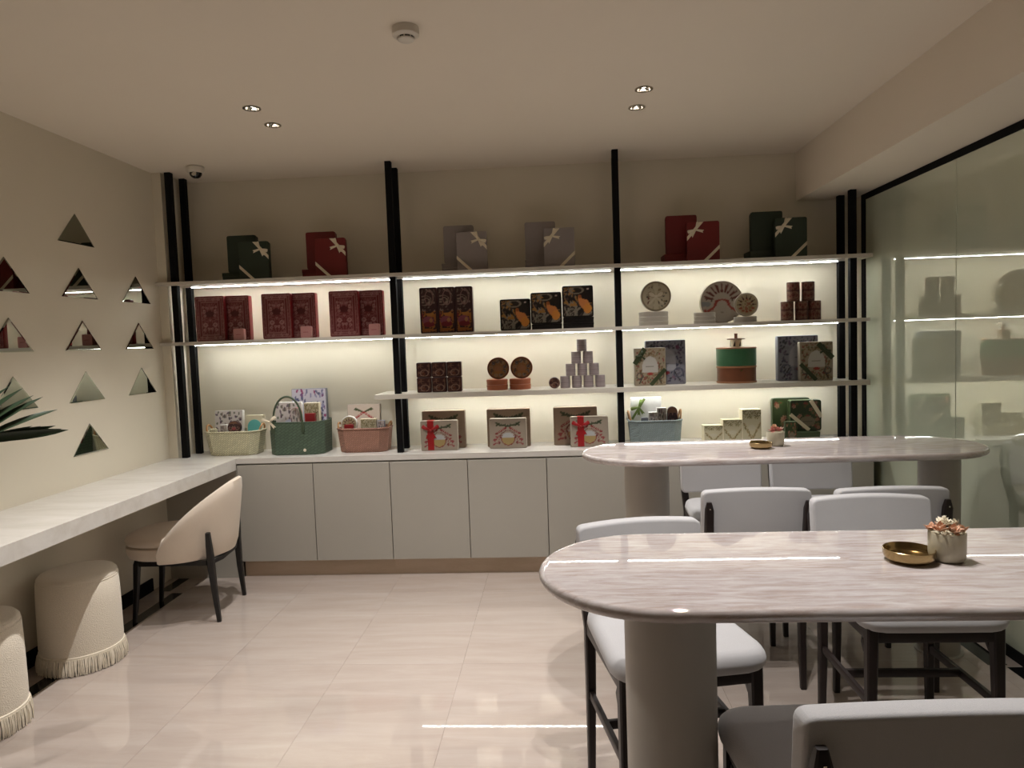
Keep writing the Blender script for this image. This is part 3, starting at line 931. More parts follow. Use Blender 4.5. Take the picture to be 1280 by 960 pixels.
flower_pot(0.838, 1.555, 'small clay pot of white and peach dried flowers on the table farther from the shelves',
           [(-0.004, 0.004, 0.076, 34, 0.019, M_PETAL), (0.016, 0.0, 0.070, 26, 0.017, M_PETAL), (-0.020, -0.010, 0.066, 16, 0.021, M_PETAL2), (0.004, -0.018, 0.065, 14, 0.019, M_PETAL2), (0.026, -0.010, 0.064, 12, 0.017, M_PETAL2), (-0.018, -0.028, 0.062, 8, 0.011, M_PETAL), (-0.026, 0.012, 0.064, 10, 0.018, M_PETAL2)], 3)
flower_pot(0.972, 3.178, 'small clay pot of dusty pink dried flowers on the table nearer the shelves',
           [(-0.016, -0.004, 0.066, 22, 0.019, M_PETAL3), (0.012, -0.008, 0.066, 20, 0.019, M_PETAL3), (0.0, 0.010, 0.072, 16, 0.022, M_PETAL2), (0.02, 0.006, 0.066, 12, 0.018, M_PETAL)], 5)

# ================================================================== potted palm on the desk
t = thing('potted_palm', 'potted palm with dark green fronds on the white desk', 'plant', (-2.19, 1.72, ZW))
MB().lathe([(0.075, 0), (0.08, 0.004), (0.10, 0.17), (0.104, 0.18), (0.098, 0.182), (0.094, 0.165), (0.0, 0.16)], 40).build('pot', M_POT, t)
MB().lathe([(0.0945, 0.1605), (0.05, 0.168), (0.0, 0.166)], 28).build('soil', M_SOIL, t)
def leaflet_mesh(L, w):
    mb = MB(); rows = 7; V = []
    for i in range(rows):
        q = i / (rows - 1)
        ww = w * (math.sin(PI * min(1, 0.16 + q * 0.84)) ** 0.7) * (1 if i < rows - 1 else 0.03) * (0.55 if i == 0 else 1)
        z = -0.10 * L * q * q
        V += [(-ww / 2, L * q, z + 0.16 * ww), (0, L * q, z), (ww / 2, L * q, z + 0.16 * ww)]
    n = len(V); V += [(x, y, z - 0.0007) for x, y, z in V]; F = []
    for i in range(rows - 1):
        for k in (0, 1):
            a = i * 3 + k
            F.append((a, a + 1, a + 4, a + 3)); F.append((n + a, n + a + 3, n + a + 4, n + a + 1))
        F.append((i * 3, i * 3 + 3, n + i * 3 + 3, n + i * 3)); F.append((i * 3 + 2, n + i * 3 + 2, n + i * 3 + 5, i * 3 + 5))
    return mb.add(V, F).mesh('leaflet', 60)
LEAF = leaflet_mesh(0.25, 0.029)
LEAF.materials.append(M_LEAF)
def frond(root, tip, sag, seed, nl=11, roll=0.0):
    rnd = random.Random(seed)
    root = Vector(root); tip = Vector(tip)
    mid = (root + tip) / 2 + Vector((0, 0, sag))
    pts = [(root * (1 - q) ** 2 + mid * 2 * q * (1 - q) + tip * q * q) for q in [i / 14 for i in range(15)]]
    fr = MB().tube(pts, [0.006 * (1 - 0.75 * i / 14) for i in range(15)], 7).build('frond', M_STEM, t)
    for i in range(nl):
        q = 0.42 + 0.56 * i / (nl - 1)
        p = root * (1 - q) ** 2 + mid * 2 * q * (1 - q) + tip * q * q
        d = ((tip - mid) * q + (mid - root) * (1 - q)).normalized()
        side = d.cross(Vector((0, 0, 1))).normalized()
        up = side.cross(d).normalized()
        side, up = side * math.cos(roll) + up * math.sin(roll), up * math.cos(roll) - side * math.sin(roll)
        for s in (-1, 1):
            sp = R(46 - 26 * (i / (nl - 1)) + rnd.uniform(-5, 5)) * (0.34 if (roll and s < 0) else 1.15 if roll else 1.0)
            dd = (d * math.cos(sp) + side * s * math.sin(sp) + up * (0.10 if roll else 0.42)).normalized()
            face = up * 0.55 + Vector((0.62, -0.72, 0.15)) * 0.8 + side * (0.25 * s)
            x = dd.cross(face).normalized(); z = x.cross(dd).normalized()
            m = Matrix((x, dd, z)).transposed().to_4x4()
            k = (0.72 + 0.42 * math.sin(PI * (0.15 + 0.75 * i / (nl - 1)))) * rnd.uniform(0.92, 1.08)
            o = link('leaflet', LEAF, None, fr)
            o.matrix_local = Matrix.Translation(p) @ m @ Matrix.Diagonal((1, k, 1, 1))
frond((0.0, 0.0, 0.16), (0.455, 0.30, 0.435), 0.11, 1, 11, R(80))
frond((0.01, -0.01, 0.16), (0.10, -0.50, 0.62), 0.22, 2)
frond((-0.01, 0.01, 0.16), (-0.10, 0.30, 0.75), 0.12, 3)
frond((0.0, 0.01, 0.16), (0.34, -0.26, 0.62), 0.2, 4)
for k in range(3):
    MB().tube([(0.02 * math.cos(k * 2.1), 0.02 * math.sin(k * 2.1), 0.155), (0.012 * math.cos(k * 2.1), 0.012 * math.sin(k * 2.1), 0.22)], [0.012, 0.008], 8).build('stem', M_STEM, t)
# ================================================================== prints
def vnoise(x, y, seed):
    rs = np.random.RandomState(seed)
    T = rs.rand(64, 64)
    xi = np.floor(x).astype(int); yi = np.floor(y).astype(int)
    fx = x - xi; fy = y - yi
    fx = fx * fx * (3 - 2 * fx); fy = fy * fy * (3 - 2 * fy)
    g = lambda a, b: T[a % 64, b % 64]
    return (g(xi, yi) * (1 - fx) + g(xi + 1, yi) * fx) * (1 - fy) + (g(xi, yi + 1) * (1 - fx) + g(xi + 1, yi + 1) * fx) * fy
def fbm(x, y, seed, o=3):
    s = 0; a = 0.5; n = 0
    for k in range(o):
        s = s + a * vnoise(x * 2 ** k, y * 2 ** k, seed + k); n += a; a *= 0.5
    return s / n
def put(C, m, col):
    m = np.clip(m, 0, 1)[..., None]
    C[...] = C * (1 - m) + np.array(col, float) * m
def ell(U, V, cx, cy, rx, ry, rot=0.0):
    a = U - cx; b = V - cy
    c, s = math.cos(rot), math.sin(rot)
    return ((a * c + b * s) / rx) ** 2 + ((-a * s + b * c) / ry) ** 2
def blob(C, U, V, cx, cy, rx, ry, col, rot=0.0):
    put(C, (ell(U, V, cx, cy, rx, ry, rot) < 1).astype(float), col)
def ringm(C, U, V, cx, cy, rx, ry, w, col, rot=0):
    e = np.sqrt(ell(U, V, cx, cy, rx, ry, rot))
    put(C, (abs(e - 1) < w).astype(float), col)
def seg(C, U, V, x0, y0, x1, y1, w, col):
    dx, dy = x1 - x0, y1 - y0
    t = np.clip(((U - x0) * dx + (V - y0) * dy) / (dx * dx + dy * dy), 0, 1)
    d = np.hypot(U - x0 - t * dx, V - y0 - t * dy)
    put(C, (d < w).astype(float), col)
def base(U, col):
    return np.ones(U.shape + (3,)) * np.array(col, float)

def pr_ornate(U, V):
    C = base(U, (112, 34, 38)); o = (176, 128, 124); a = abs(U - .5)
    v = V
    def frame(d, w, c=o):
        m = (abs(np.maximum(a - (.5 - d), (abs(v - .5) - (.5 - d * .66)))) < w)
        put(C, m.astype(float) * .75, c)
    frame(.055, .010); frame(.12, .012); frame(.20, .012)
    n = fbm(a * 26, v * 40, 3, 2)
    inside = (a < .30) & (abs(v - .5) < .36)
    put(C, ((n > .56) & inside).astype(float) * .55, o)
    bd = (~((a < .38) & (abs(v - .5) < .41)))
    put(C, ((fbm(a * 40, v * 60, 8, 1) > .62) & bd).astype(float) * .5, o)
    for cy in (.075, .925):
        for cx in (.18, .36): 
            ringm(C, a, v, .5 - cx, cy, .035, .024, .35, o)
    blob(C, a, v, 0, .60, .16, .07, (84, 18, 22))
    for (x, y, rx, ry) in ((.17, .36, .085, .05), (.06, .27, .05, .03), (.20, .25, .055, .03), (.20, .66, .05, .045), (.09, .74, .05, .03), (.22, .76, .04, .03), (.0, .46, .035, .022), (.17, .57, .04, .03)):
        blob(C, a, v, x, y, rx, ry, o); blob(C, a, v, x, y, rx * .45, ry * .45, (142, 84, 84))
    return C
def pr_art_tall(U, V):
    C = base(U, (48, 20, 22))
    w = fbm(U * 3.2 + 2.0 * vnoise(U * 2, V * 4, 5), V * 7, 4, 3)
    band = np.sin(w * 22)
    up = (V > .48) & (U > .1) & (U < .9)
    put(C, ((band > .15) & up).astype(float) * .85, (92, 84, 74))
    put(C, ((band > .75) & up).astype(float), (128, 108, 96))
    ringm(C, U, V, .55, .78, .24, .16, .10, (120, 90, 84))
    lo = (V < .48) & (U > .08) & (U < .92)
    put(C, (lo & (band > -.4)).astype(float), (150, 92, 36))
    blob(C, U, V, .58, .42, .24, .05, (160, 106, 44)); blob(C, U, V, .5, .46, .2, .02, (38, 16, 18))
    blob(C, U, V, .45, .27, .34, .10, (126, 62, 76)); blob(C, U, V, .5, .19, .34, .06, (112, 20, 34)); blob(C, U, V, .62, .28, .10, .05, (160, 110, 70))
    blob(C, U, V, .4, .07, .36, .03, (150, 88, 32))
    blob(C, U, V, .12, .38, .05, .06, (110, 20, 30))
    put(C, ((U < .06) | (U > .94) | (V < .02) | (V > .98)).astype(float), (44, 16, 18))
    return C
def pr_art_square(U, V):
    C = base(U, (26, 23, 23))
    w = fbm(U * 4 + 1.6 * vnoise(U * 3, V * 3, 21), V * 4 + 1.2 * vnoise(V * 3, U * 3, 23), 22, 2)
    b = np.sin(w * 30)
    left = (U + .25 * V < .62) | (V < .45)
    put(C, ((b > .1) & left).astype(float), (132, 124, 112))
    put(C, ((b > .55) & left & (V > .35)).astype(float), (160, 116, 60))
    put(C, ((b < -.75) & left).astype(float), (70, 60, 58))
    blob(C, U, V, .60, .62, .10, .12, (190, 124, 74)); blob(C, U, V, .72, .42, .15, .30, (200, 130, 76), .62); blob(C, U, V, .82, .26, .14, .16, (206, 138, 66))
    blob(C, U, V, .66, .78, .30, .16, (34, 28, 26), -.7); blob(C, U, V, .57, .66, .05, .06, (150, 86, 50))
    ringm(C, U, V, .30, .14, .16, .12, .16, (120, 118, 108)); ringm(C, U, V, .46, .86, .22, .1, .18, (128, 120, 106))
    blob(C, U, V, .30, .60, .18, .045, (30, 26, 26), -.5); blob(C, U, V, .84, .90, .03, .03, (190, 170, 160))
    put(C, (abs(np.maximum(abs(U - .5), abs(V - .5)) - .44) < .008).astype(float) * .6, (150, 130, 104))
    put(C, (np.maximum(abs(U - .5), abs(V - .5)) > .46).astype(float), (24, 21, 21))
    return C
def pr_brown(U, V):
    C = base(U, (74, 38, 32))
    w = fbm(U * 3 + 1.5 * vnoise(U * 3, V * 3, 31), V * 3, 32, 2)
    b = np.sin(w * 26 + 3 * U)
    put(C, (b > .45).astype(float) * .8, (132, 98, 78)); put(C, (b < -.7).astype(float), (58, 24, 24))
    ringm(C, U, V, .55, .28, .30, .22, .12, (150, 120, 104)); blob(C, U, V, .5, .22, .12, .1, (100, 52, 34)); blob(C, U, V, .66, .72, .2, .08, (58, 24, 22), -.6)
    put(C, (np.maximum(abs(U - .5), abs(V - .5)) > .45).astype(float), (52, 26, 24))
    return C
def polar(U, V):
    a = (U - .5) * 2; b = (V - .5) * 2
    return np.hypot(a, b), np.arctan2(b, a)
def pr_disc_brown(U, V):
    C = base(U, (132, 88, 48)); r, t = polar(U, V)
    n = fbm(U * 9, V * 9, 41, 2)
    for k in range(9):
        a = k * 2 * PI / 9 + .2
        cx, cy = .5 + .33 * math.cos(a), .5 + .33 * math.sin(a)
        blob(C, U, V, cx, cy, .10, .085, ((70, 48, 40), (150, 112, 60), (120, 104, 92), (60, 54, 58), (146, 96, 40))[k % 5], a)
        ringm(C, U, V, cx, cy, .07, .06, .2, (120, 110, 104))
    put(C, ((n > .6) & (r > .5)).astype(float) * .7, (58, 40, 34))
    blob(C, U, V, .5, .48, .19, .15, (140, 94, 62)); put(C, ((V < .36) & (V > .24) & (abs(U - .5) < .3)).astype(float) * .7, (150, 96, 40))
    put(C, (r > .92).astype(float), (74, 40, 26))
    return C
def pr_disc_bow(U, V):
    C = base(U, (196, 184, 158)); r, t = polar(U, V); a = abs(U - .5)
    rs = random.Random(4)
    for k in range(34):
        th = rs.uniform(0, 2 * PI); q = rs.uniform(.42, .86)
        x, y = .5 + .5 * q * math.cos(th), .5 + .5 * q * math.sin(th)
        blob(C, U, V, x, y, .035, .022, ((60, 58, 40), (112, 60, 52), (140, 120, 90), (58, 50, 44))[k % 4], th)
    put(C, ((a < .035 + .12 * abs(V - .5) * 1.6)).astype(float), (206, 194, 166))
    put(C, (abs(a - (.035 + .12 * abs(V - .5) * 1.6)) < .008).astype(float) * .6, (150, 138, 110))
    for s in (-1, 1):
        blob(C, U, V, .5 + s * .14, .56, .13, .075, (222, 210, 186), s * .5); ringm(C, U, V, .5 + s * .14, .56, .13, .075, .09, (150, 134, 110), s * .5)
        seg(C, U, V, .5, .48, .5 + s * .22, .26, .035, (214, 202, 176))
    blob(C, U, V, .5, .51, .04, .04, (226, 216, 194))
    put(C, (r > .93).astype(float), (150, 136, 112))
    return C
def pr_plate(U, V):
    C = base(U, (196, 184, 172)); r, t = polar(U, V)
    for k in range(9):
        a = R(18 + k * 18)
        x0, y0 = .5 + .24 * math.cos(a), .5 + .26 * math.sin(a); x1, y1 = .5 + .42 * math.cos(a), .5 + .42 * math.sin(a)
        seg(C, U, V, x0, y0, x1, y1, .026, (112, 52, 48))
    for s in (-1, 1):
        seg(C, U, V, .5 + s * .14, .50, .5 + s * .19, .36, .035, (172, 70, 62)); seg(C, U, V, .5 + s * .19, .36, .5 + s * .42, .27, .035, (178, 76, 66))
        seg(C, U, V, .5, .55, .5 + s * .14, .52, .03, (160, 60, 54))
        blob(C, U, V, .5 + s * .25, .54, .022, .03, (90, 62, 58)); blob(C, U, V, .5 + s * .36, .58, .022, .03, (90, 62, 58)); blob(C, U, V, .5 + s * .33, .14, .03, .02, (90, 70, 62))
    blob(C, U, V, .12, .46, .12, .06, (150, 156, 160))
    blob(C, U, V, .5, .24, .22, .22, (204, 194, 182)); blob(C, U, V, .5, .42, .13, .12, (202, 190, 178))
    seg(C, U, V, .42, .245, .58, .245, .006, (160, 148, 138))
    put(C, (r > .95).astype(float), (176, 164, 152))
    return C
def pr_disc_floral(U, V):
    C = base(U, (190, 174, 140)); r, t = polar(U, V)
    for k in range(12):
        a = k * 2 * PI / 12
        c, s = math.cos(a), math.sin(a)
        if s > -.2: seg(C, U, V, .5 + .26 * c, .5 + .26 * s, .5 + .40 * c, .5 + .40 * s, .028, (84, 44, 38))
        else: blob(C, U, V, .5 + .32 * c, .5 + .32 * s, .07, .05, (168, 84, 60))
    n = fbm(U * 11, V * 11, 51, 2)
    put(C, ((n > .55) & (r < .55)).astype(float) * .7, (140, 112, 66)); put(C, ((n < .36) & (r < .55)).astype(float) * .7, (158, 76, 56))
    put(C, (r > .93).astype(float), (206, 196, 176))
    return C
def pr_cyl_red(U, V):
    C = base(U, (166, 118, 96)); u = (U * 4) % 1.0; a = abs(u - .5)
    n = fbm(a * 14 + np.floor(U * 4) * 9, V * 12, 61, 2)
    put(C, (n > .54).astype(float) * .85, (104, 40, 34))
    put(C, (abs(V - .56) < .035).astype(float) * .8, (92, 32, 28))
    for (x, y) in ((0, .72), (.0, .25), (.3, .3), (.25, .82)):
        blob(C, a, V, x, y, .13, .08, (150, 60, 48)); blob(C, a, V, x, y, .06, .04, (70, 30, 26))
    put(C, ((V < .03) | (V > .96)).astype(float), (96, 50, 40))
    return C
def pr_stripes(U, V):
    C = base(U, (166, 152, 152))
    put(C, ((V * 9) % 1.0 < .22).astype(float) * .5, (128, 114, 116)); put(C, (abs(V - .5) < .06).astype(float) * .5, (140, 124, 128))
    return C
def floral(C, U, V, seed, cols, inner, n=90, sz=.034):
    rs = random.Random(seed)
    for k in range(n):
        x, y = rs.uniform(.04, .96), rs.uniform(.03, .97)
        if inner(x, y): continue
        c = cols[k % len(cols)]
        blob(C, U, V, x, y, sz * rs.uniform(.6, 1.3), sz * rs.uniform(.4, .8), c, rs.uniform(0, PI))
def arch_mask(U, V, cx, y0, y1, w):
    top = y1 - w
    return ((abs(U - cx) < w) & (V > y0) & (V < top)) | ((np.hypot(U - cx, (V - top) * .92) < w) & (V >= top))
def pr_arch_blue(U, V):
    C = base(U, (150, 150, 162))
    inn = lambda x, y: (abs(x - .5) < .25 and .27 < y < .80)
    floral(C, U, V, 71, [(70, 72, 96), (120, 112, 132), (92, 74, 104), (140, 138, 150), (62, 64, 74)], inn, 260)
    put(C, arch_mask(U, V, .52, .30, .80, .25).astype(float), (190, 190, 198))
    put(C, (arch_mask(U, V, .52, .30, .80, .25) & ~arch_mask(U, V, .52, .32, .775, .23)).astype(float) * .5, (150, 150, 164))
    seg(C, U, V, .42, .52, .62, .52, .006, (120, 120, 132)); seg(C, U, V, .46, .47, .58, .47, .004, (140, 140, 150))
    blob(C, U, V, .53, .26, .07, .04, (150, 30, 44)); blob(C, U, V, .80, .84, .05, .045, (112, 50, 90)); blob(C, U, V, .70, .16, .05, .04, (140, 110, 130))
    for s in (-1, 1): seg(C, U, V, .5 + s * .36, .08, .5 + s * .22, .28, .018, (58, 56, 66))
    ringm(C, U, V, .82, .26, .12, .10, .15, (96, 100, 120)); ringm(C, U, V, .2, .26, .12, .10, .15, (96, 100, 120))
    return C
def pr_arch_cream(U, V):
    C = base(U, (176, 160, 134))
    inn = lambda x, y: (abs(x - .5) < .25 and .30 < y < .76)
    floral(C, U, V, 81, [(150, 120, 82), (122, 96, 60), (150, 84, 68), (110, 108, 72), (160, 140, 104)], inn, 240)
    put(C, arch_mask(U, V, .5, .34, .76, .26).astype(float), (216, 210, 200))
    seg(C, U, V, .36, .51, .62, .51, .007, (140, 132, 120))
    blob(C, U, V, .5, .31, .10, .035, (172, 52, 44)); blob(C, U, V, .34, .20, .06, .04, (150, 90, 74)); blob(C, U, V, .72, .2, .05, .04, (120, 60, 50))
    for s in (-1, 1): seg(C, U, V, .5 + s * .36, .06, .5 + s * .24, .24, .02, (70, 62, 46))
    ringm(C, U, V, .16, .26, .10, .08, .16, (90, 84, 80)); ringm(C, U, V, .84, .26, .10, .08, .16, (90, 84, 80))
    return C
def pr_gift(U, V):
    C = base(U, (188, 172, 154)); a = abs(U - .5)
    g = (72, 84, 50); r = (150, 34, 36)
    for (x, y, rx, ry, ro) in ((.08, .77, .12, .025, .12), (.22, .80, .10, .03, .25), (.30, .86, .06, .03, .6), (.29, .80, .05, .025, -.5)):
        blob(C, a, V, x, y, rx, ry, g, ro); 
    rs = random.Random(9)
    for k in range(40):
        x = rs.uniform(0, .33); y = .77 + .10 * (x / .33) ** 1.5 + rs.uniform(-.03, .03)
        seg(C, a, V, x, y, x + rs.uniform(-.03, .03), y + rs.uniform(-.03, .03), .008, (58, 70, 40))
    seg(C, a, V, .05, .70, .32, .50, .028, r); seg(C, a, V, .06, .70, .31, .515, .006, (214, 180, 164))
    for k in range(22):
        x = rs.uniform(.24, .42); y = rs.uniform(.12, .42)
        blob(C, a, V, x, y, .022, .02, (166, 62, 66))
    for k in range(8):
        th = PI * k / 14
        blob(C, a, V, .235 * math.cos(th) * .9, .36 + .24 * math.sin(th), .022, .022, (120, 40, 40))
    blob(C, U, V, .5, .31, .19, .23, (150, 40, 42)); blob(C, U, V, .5, .31, .165, .20, (196, 168, 110))
    put(C, ((ell(U, V, .5, .38, .165, .15) < 1) & (V > .36)).astype(float), (214, 214, 214))
    for s in (-1, 1): blob(C, U, V, .5 + s * .24, .18, .03, .04, (130, 32, 34))
    return C
def pr_gift_plain(U, V):
    C = pr_gift(U, V)
    C *= np.array((.97, .90, .84))
    return C
def pr_marble(U, V):
    C = base(U, (206, 196, 166))
    rs = random.Random(12)
    for k in range(80):
        x = rs.random(); y = .70 + .3 * rs.random()
        seg(C, U, V, x, y, x + rs.uniform(-.06, .06), y + rs.uniform(-.05, .05), .014, ((142, 130, 84), (160, 146, 102), (120, 112, 70))[k % 3])
    for k in range(26):
        q = k / 25
        for s in (0, 1):
            x = .06 + .40 * q if s == 0 else .94 - .40 * q
            y = .55 - .45 * q
            blob(C, U, V, x + rs.uniform(-.03, .03), y + rs.uniform(-.03, .03), .05, .022, ((150, 138, 92), (178, 150, 110), (128, 118, 76))[k % 3], rs.uniform(0, PI))
    blob(C, U, V, .5, .42, .2, .1, (210, 202, 178))
    return C
def pr_green_floral(U, V):
    C = base(U, (50, 62, 34))
    rs = random.Random(15)
    for k in range(46):
        x, y = rs.uniform(.06, .94), rs.uniform(.05, .95)
        c = ((150, 108, 84), (166, 124, 100), (132, 60, 50), (104, 96, 60), (70, 84, 40))[k % 5]
        for j in range(5):
            a = j * 2 * PI / 5 + k
            blob(C, U, V, x + .035 * math.cos(a), y + .035 * math.sin(a), .036, .026, c, a)
        blob(C, U, V, x, y, .018, .018, (150, 50, 44))
    blob(C, U, V, .55, .30, .26, .17, (126, 112, 90)); seg(C, U, V, .4, .3, .7, .3, .008, (80, 76, 60))
    put(C, (np.maximum(abs(U - .5), abs(V - .5)) > .455).astype(float), (40, 52, 22))
    return C
def pr_arch_white(U, V):
    C = base(U, (220, 212, 208))
    inn = lambda x, y: (abs(x - .5) < .22 and y < .62) or y < .06
    floral(C, U, V, 91, [(94, 84, 92), (120, 106, 118), (150, 134, 128), (92, 66, 88), (112, 116, 100)], inn, 80, .045)
    put(C, arch_mask(U, V, .5, .0, .62, .27).astype(float), (206, 208, 224))
    return C
def pr_arch_lilac(U, V):
    C = base(U, (214, 210, 224))
    inn = lambda x, y: (abs(x - .5) < .2 and y < .66)
    floral(C, U, V, 93, [(110, 112, 150), (150, 148, 186), (120, 80, 130), (150, 60, 110), (90, 94, 130)], inn, 90, .045)
    put(C, arch_mask(U, V, .45, .0, .66, .22).astype(float), (212, 216, 236))
    return C
def pr_canes(U, V):
    C = base(U, (216, 200, 186)); a = abs(U - .5)
    seg(C, a, V, .0, .80, .25, .90, .020, (84, 92, 58)); seg(C, a, V, .10, .84, .28, .88, .018, (70, 80, 48))
    seg(C, a, V, .02, .80, .28, .66, .026, (168, 50, 48)); seg(C, a, V, .03, .80, .28, .67, .006, (224, 190, 180))
    return C
def pr_small_floral(U, V):
    C = base(U, (186, 176, 170))
    floral(C, U, V, 97, [(120, 104, 110), (150, 130, 120), (100, 96, 92)], lambda x, y: False, 60, .07)
    blob(C, U, V, .5, .35, .25, .25, (200, 192, 188))
    return C
def pr_dark_round(U, V):
    C = base(U, (76, 40, 42)); a = abs(U - .5)
    n = fbm(a * 12, V * 10, 99, 2)
    put(C, (n > .55).astype(float), (150, 110, 100)); put(C, (n < .36).astype(float), (50, 26, 34))
    blob(C, U, V, .5, .4, .16, .12, (176, 80, 84))
    put(C, (V > .82).astype(float), (140, 96, 70))
    return C

def colored_mesh(mb, uv, fn, m, name, smooth=35):
    me = mb.mesh(name, smooth)
    U = np.array([p[0] for p in uv]); V = np.array([p[1] for p in uv])
    C = np.clip(fn(U[None, :], V[None, :])[0] * DIM.get(fn.__name__, 0.86) / 255.0, 0, 1)
    Lc = np.where(C <= .04045, C / 12.92, ((C + .055) / 1.055) ** 2.4)
    at = me.attributes.new('print', 'FLOAT_COLOR', 'POINT')
    at.data.foreach_set('color', np.concatenate([Lc, np.ones((len(Lc), 1))], 1).astype(np.float32).ravel())
    me.materials.append(m)
    return me
DIM = {'pr_gift': 0.80, 'pr_gift_plain': 0.78, 'pr_cyl_red': 0.72, 'pr_arch_cream': 0.78, 'pr_arch_blue': 0.78, 'pr_stripes': 0.88, 'pr_arch_white': 1.0, 'pr_arch_lilac': 1.0, 'pr_canes': 1.0, 'pr_small_floral': 1.0, 'pr_art_square': 1.05, 'pr_art_tall': 1.0}
_pm = {}
def print_rect(w, h, r, fn, m=None, nx=44, nz=None, aspect=None):
    nz = nz or int(nx * h / w)
    key = (round(w, 4), round(h, 4), fn.__name__)
    if key in _pm: return _pm[key]
    mb = MB(); uv = []
    for k in range(nz + 1):
        for i in range(nx + 1):
            x = -w / 2 + w * i / nx; z = -h / 2 + h * k / nz
            ax = abs(x) - (w / 2 - r); az = abs(z) - (h / 2 - r)
            if ax > 0 and az > 0:
                q = max(ax, az) / math.hypot(ax, az)
                x = math.copysign(w / 2 - r + ax * q, x); z = math.copysign(h / 2 - r + az * q, z)
            mb.v.append((x, 0, z)); uv.append((i / nx, k / nz))
    for k in range(nz):
        for i in range(nx):
            a = k * (nx + 1) + i
            mb.f.append((a, a + 1, a + nx + 2, a + nx + 1))
    _pm[key] = colored_mesh(mb, uv, fn, m or PRINT, 'printed_front', 0)
    return _pm[key]
def print_disc(r, fn, rings=16, n=72):
    key = (round(r, 4), fn.__name__)
    if key in _pm: return _pm[key]
    mb = MB(); uv = []
    mb.v.append((0, 0, 0)); uv.append((.5, .5))
    for j in range(1, rings + 1):
        for k in range(n):
            a = 2 * PI * k / n; q = j / rings
            mb.v.append((r * q * math.cos(a), 0, r * q * math.sin(a))); uv.append((.5 + .5 * q * math.cos(a), .5 + .5 * q * math.sin(a)))
    for k in range(n): mb.f.append((0, 1 + k, 1 + (k + 1) % n))
    for j in range(rings - 1):
        for k in range(n):
            a = 1 + j * n + k; b = 1 + j * n + (k + 1) % n
            mb.f.append((a, a + n, b + n, b))
    _pm[key] = colored_mesh(mb, uv, fn, PRINT_TIN, 'printed_front', 0)
    return _pm[key]
def print_cyl(r, z0, z1, fn, n=64, m=24):
    key = ('cyl', r, z0, z1, fn.__name__)
    if key in _pm: return _pm[key]
    mb = MB(); uv = []
    for j in range(m + 1):
        for k in range(n):
            a = 2 * PI * k / n
            mb.v.append((r * math.cos(a), r * math.sin(a), z0 + (z1 - z0) * j / m)); uv.append((k / n, j / m))
    for j in range(m):
        for k in range(n):
            mb.f.append((j * n + k, j * n + (k + 1) % n, (j + 1) * n + (k + 1) % n, (j + 1) * n + k))
    _pm[key] = colored_mesh(mb, uv, fn, PRINT_TIN, 'printed_wrap', 60)
    return _pm[key]

# ================================================================== gift shapes
_bm = {}
def body_mesh(w, h, t, r, e, key, m):
    k = (round(w, 4), round(h, 4), round(t, 4), key, m.name)
    if k not in _bm:
        me = MB().pillow(w, h, t, r, e, 4, 4).mesh('body', 35); me.materials.append(m); _bm[k] = me
    return _bm[k]
def upright(name, label, cat, x0, x1, z0, h, yf, th, m, fn=None, r=0.008, e=0.0025, group=None, lean=0.0, rotz=0.0, lid=0.0, pm=None):
    # box or tin standing on edge, printed face towards the room; origin at the middle of its foot
    w = x1 - x0
    t = thing(name, label, cat, ((x0 + x1) / 2, yf + th / 2, z0 + 0.0003), rotz, group)
    if lean: t.rotation_euler = (R(-lean), 0, rotz)
    if lid:
        lt = th * lid
        link('body', body_mesh(w - 0.004, h - 0.004, th - lt, r, e, 'b', m), None, t, loc=(0, lt / 2, h / 2 - 0.002))
        link('lid', body_mesh(w, h, lt, r, e, 'l', m), None, t, loc=(0, -th / 2 + lt / 2, h / 2))
    else:
        link('body', body_mesh(w, h, th, r, e, 'b', m), None, t, loc=(0, 0, h / 2))
    if fn:
        link('printed_front', print_rect(w - 2 * e, h - 2 * e, max(r - e, 0.001), fn, pm), None, t, loc=(0, -th / 2 - 0.0004, h / 2))
    return t
def flat_box(name, label, cat, x0, x1, y0, y1, z0, h, m, group=None, lid=0.4):
    t = thing(name, label, cat, ((x0 + x1) / 2, (y0 + y1) / 2, z0 + 0.0003), 0, group)
    w, d = (x1 - x0) / 2, (y1 - y0) / 2
    MB().cbox(-w + 0.0015, w - 0.0015, -d + 0.0015, d - 0.0015, 0, h * (1 - lid), 0.001).build('body', m, t, 0)
    MB().cbox(-w, w, -d, d, h * (1 - lid), h, 0.001).build('lid', m, t, 0)
    return t
def disc(name, label, cat, x, yf, zc, r, th, m, fn, group=None, lean=0.0, z0=None):
    t = thing(name, label, cat, (x, yf + th / 2, zc - r + 0.0003), 0, group)
    if lean: t.rotation_euler = (R(-lean), 0, 0)
    k = (r, th, m.name)
    if k not in _bm:
        a = MB().lathe([(r - 0.003, -th / 2), (r, -th / 2 + 0.002), (r, th / 2 - 0.002), (r - 0.003, th / 2)], 56)
        a.map(lambda x, y, z: (x, z, y + r)); a.f = [q[::-1] for q in a.f]
        me = a.mesh('body'); me.materials.append(m); _bm[k] = me
    link('body', _bm[k], None, t)
    link('printed_front', print_disc(r - 0.003, fn), None, t, loc=(0, -th / 2 - 0.0004, r))
    return t
def round_tin(name, label, cat, x, y, z0, r, h, m, group=None):
    t = thing(name, label, cat, (x, y, z0 + 0.0003), 0, group)
    k = ('rt', r, h, m.name)
    if k not in _bm:
        a = MB().lathe([(r - 0.003, 0), (r - 0.0012, 0.001), (r - 0.0012, h * 0.58)], 48).mesh('body')
        b = MB().lathe([(r, h * 0.58), (r, h - 0.0035), (r - 0.002, h - 0.0003)], 48).mesh('lid')
        a.materials.append(m); b.materials.append(m); _bm[k] = (a, b)
    link('body', _bm[k][0], None, t); link('lid', _bm[k][1], None, t)
    return t
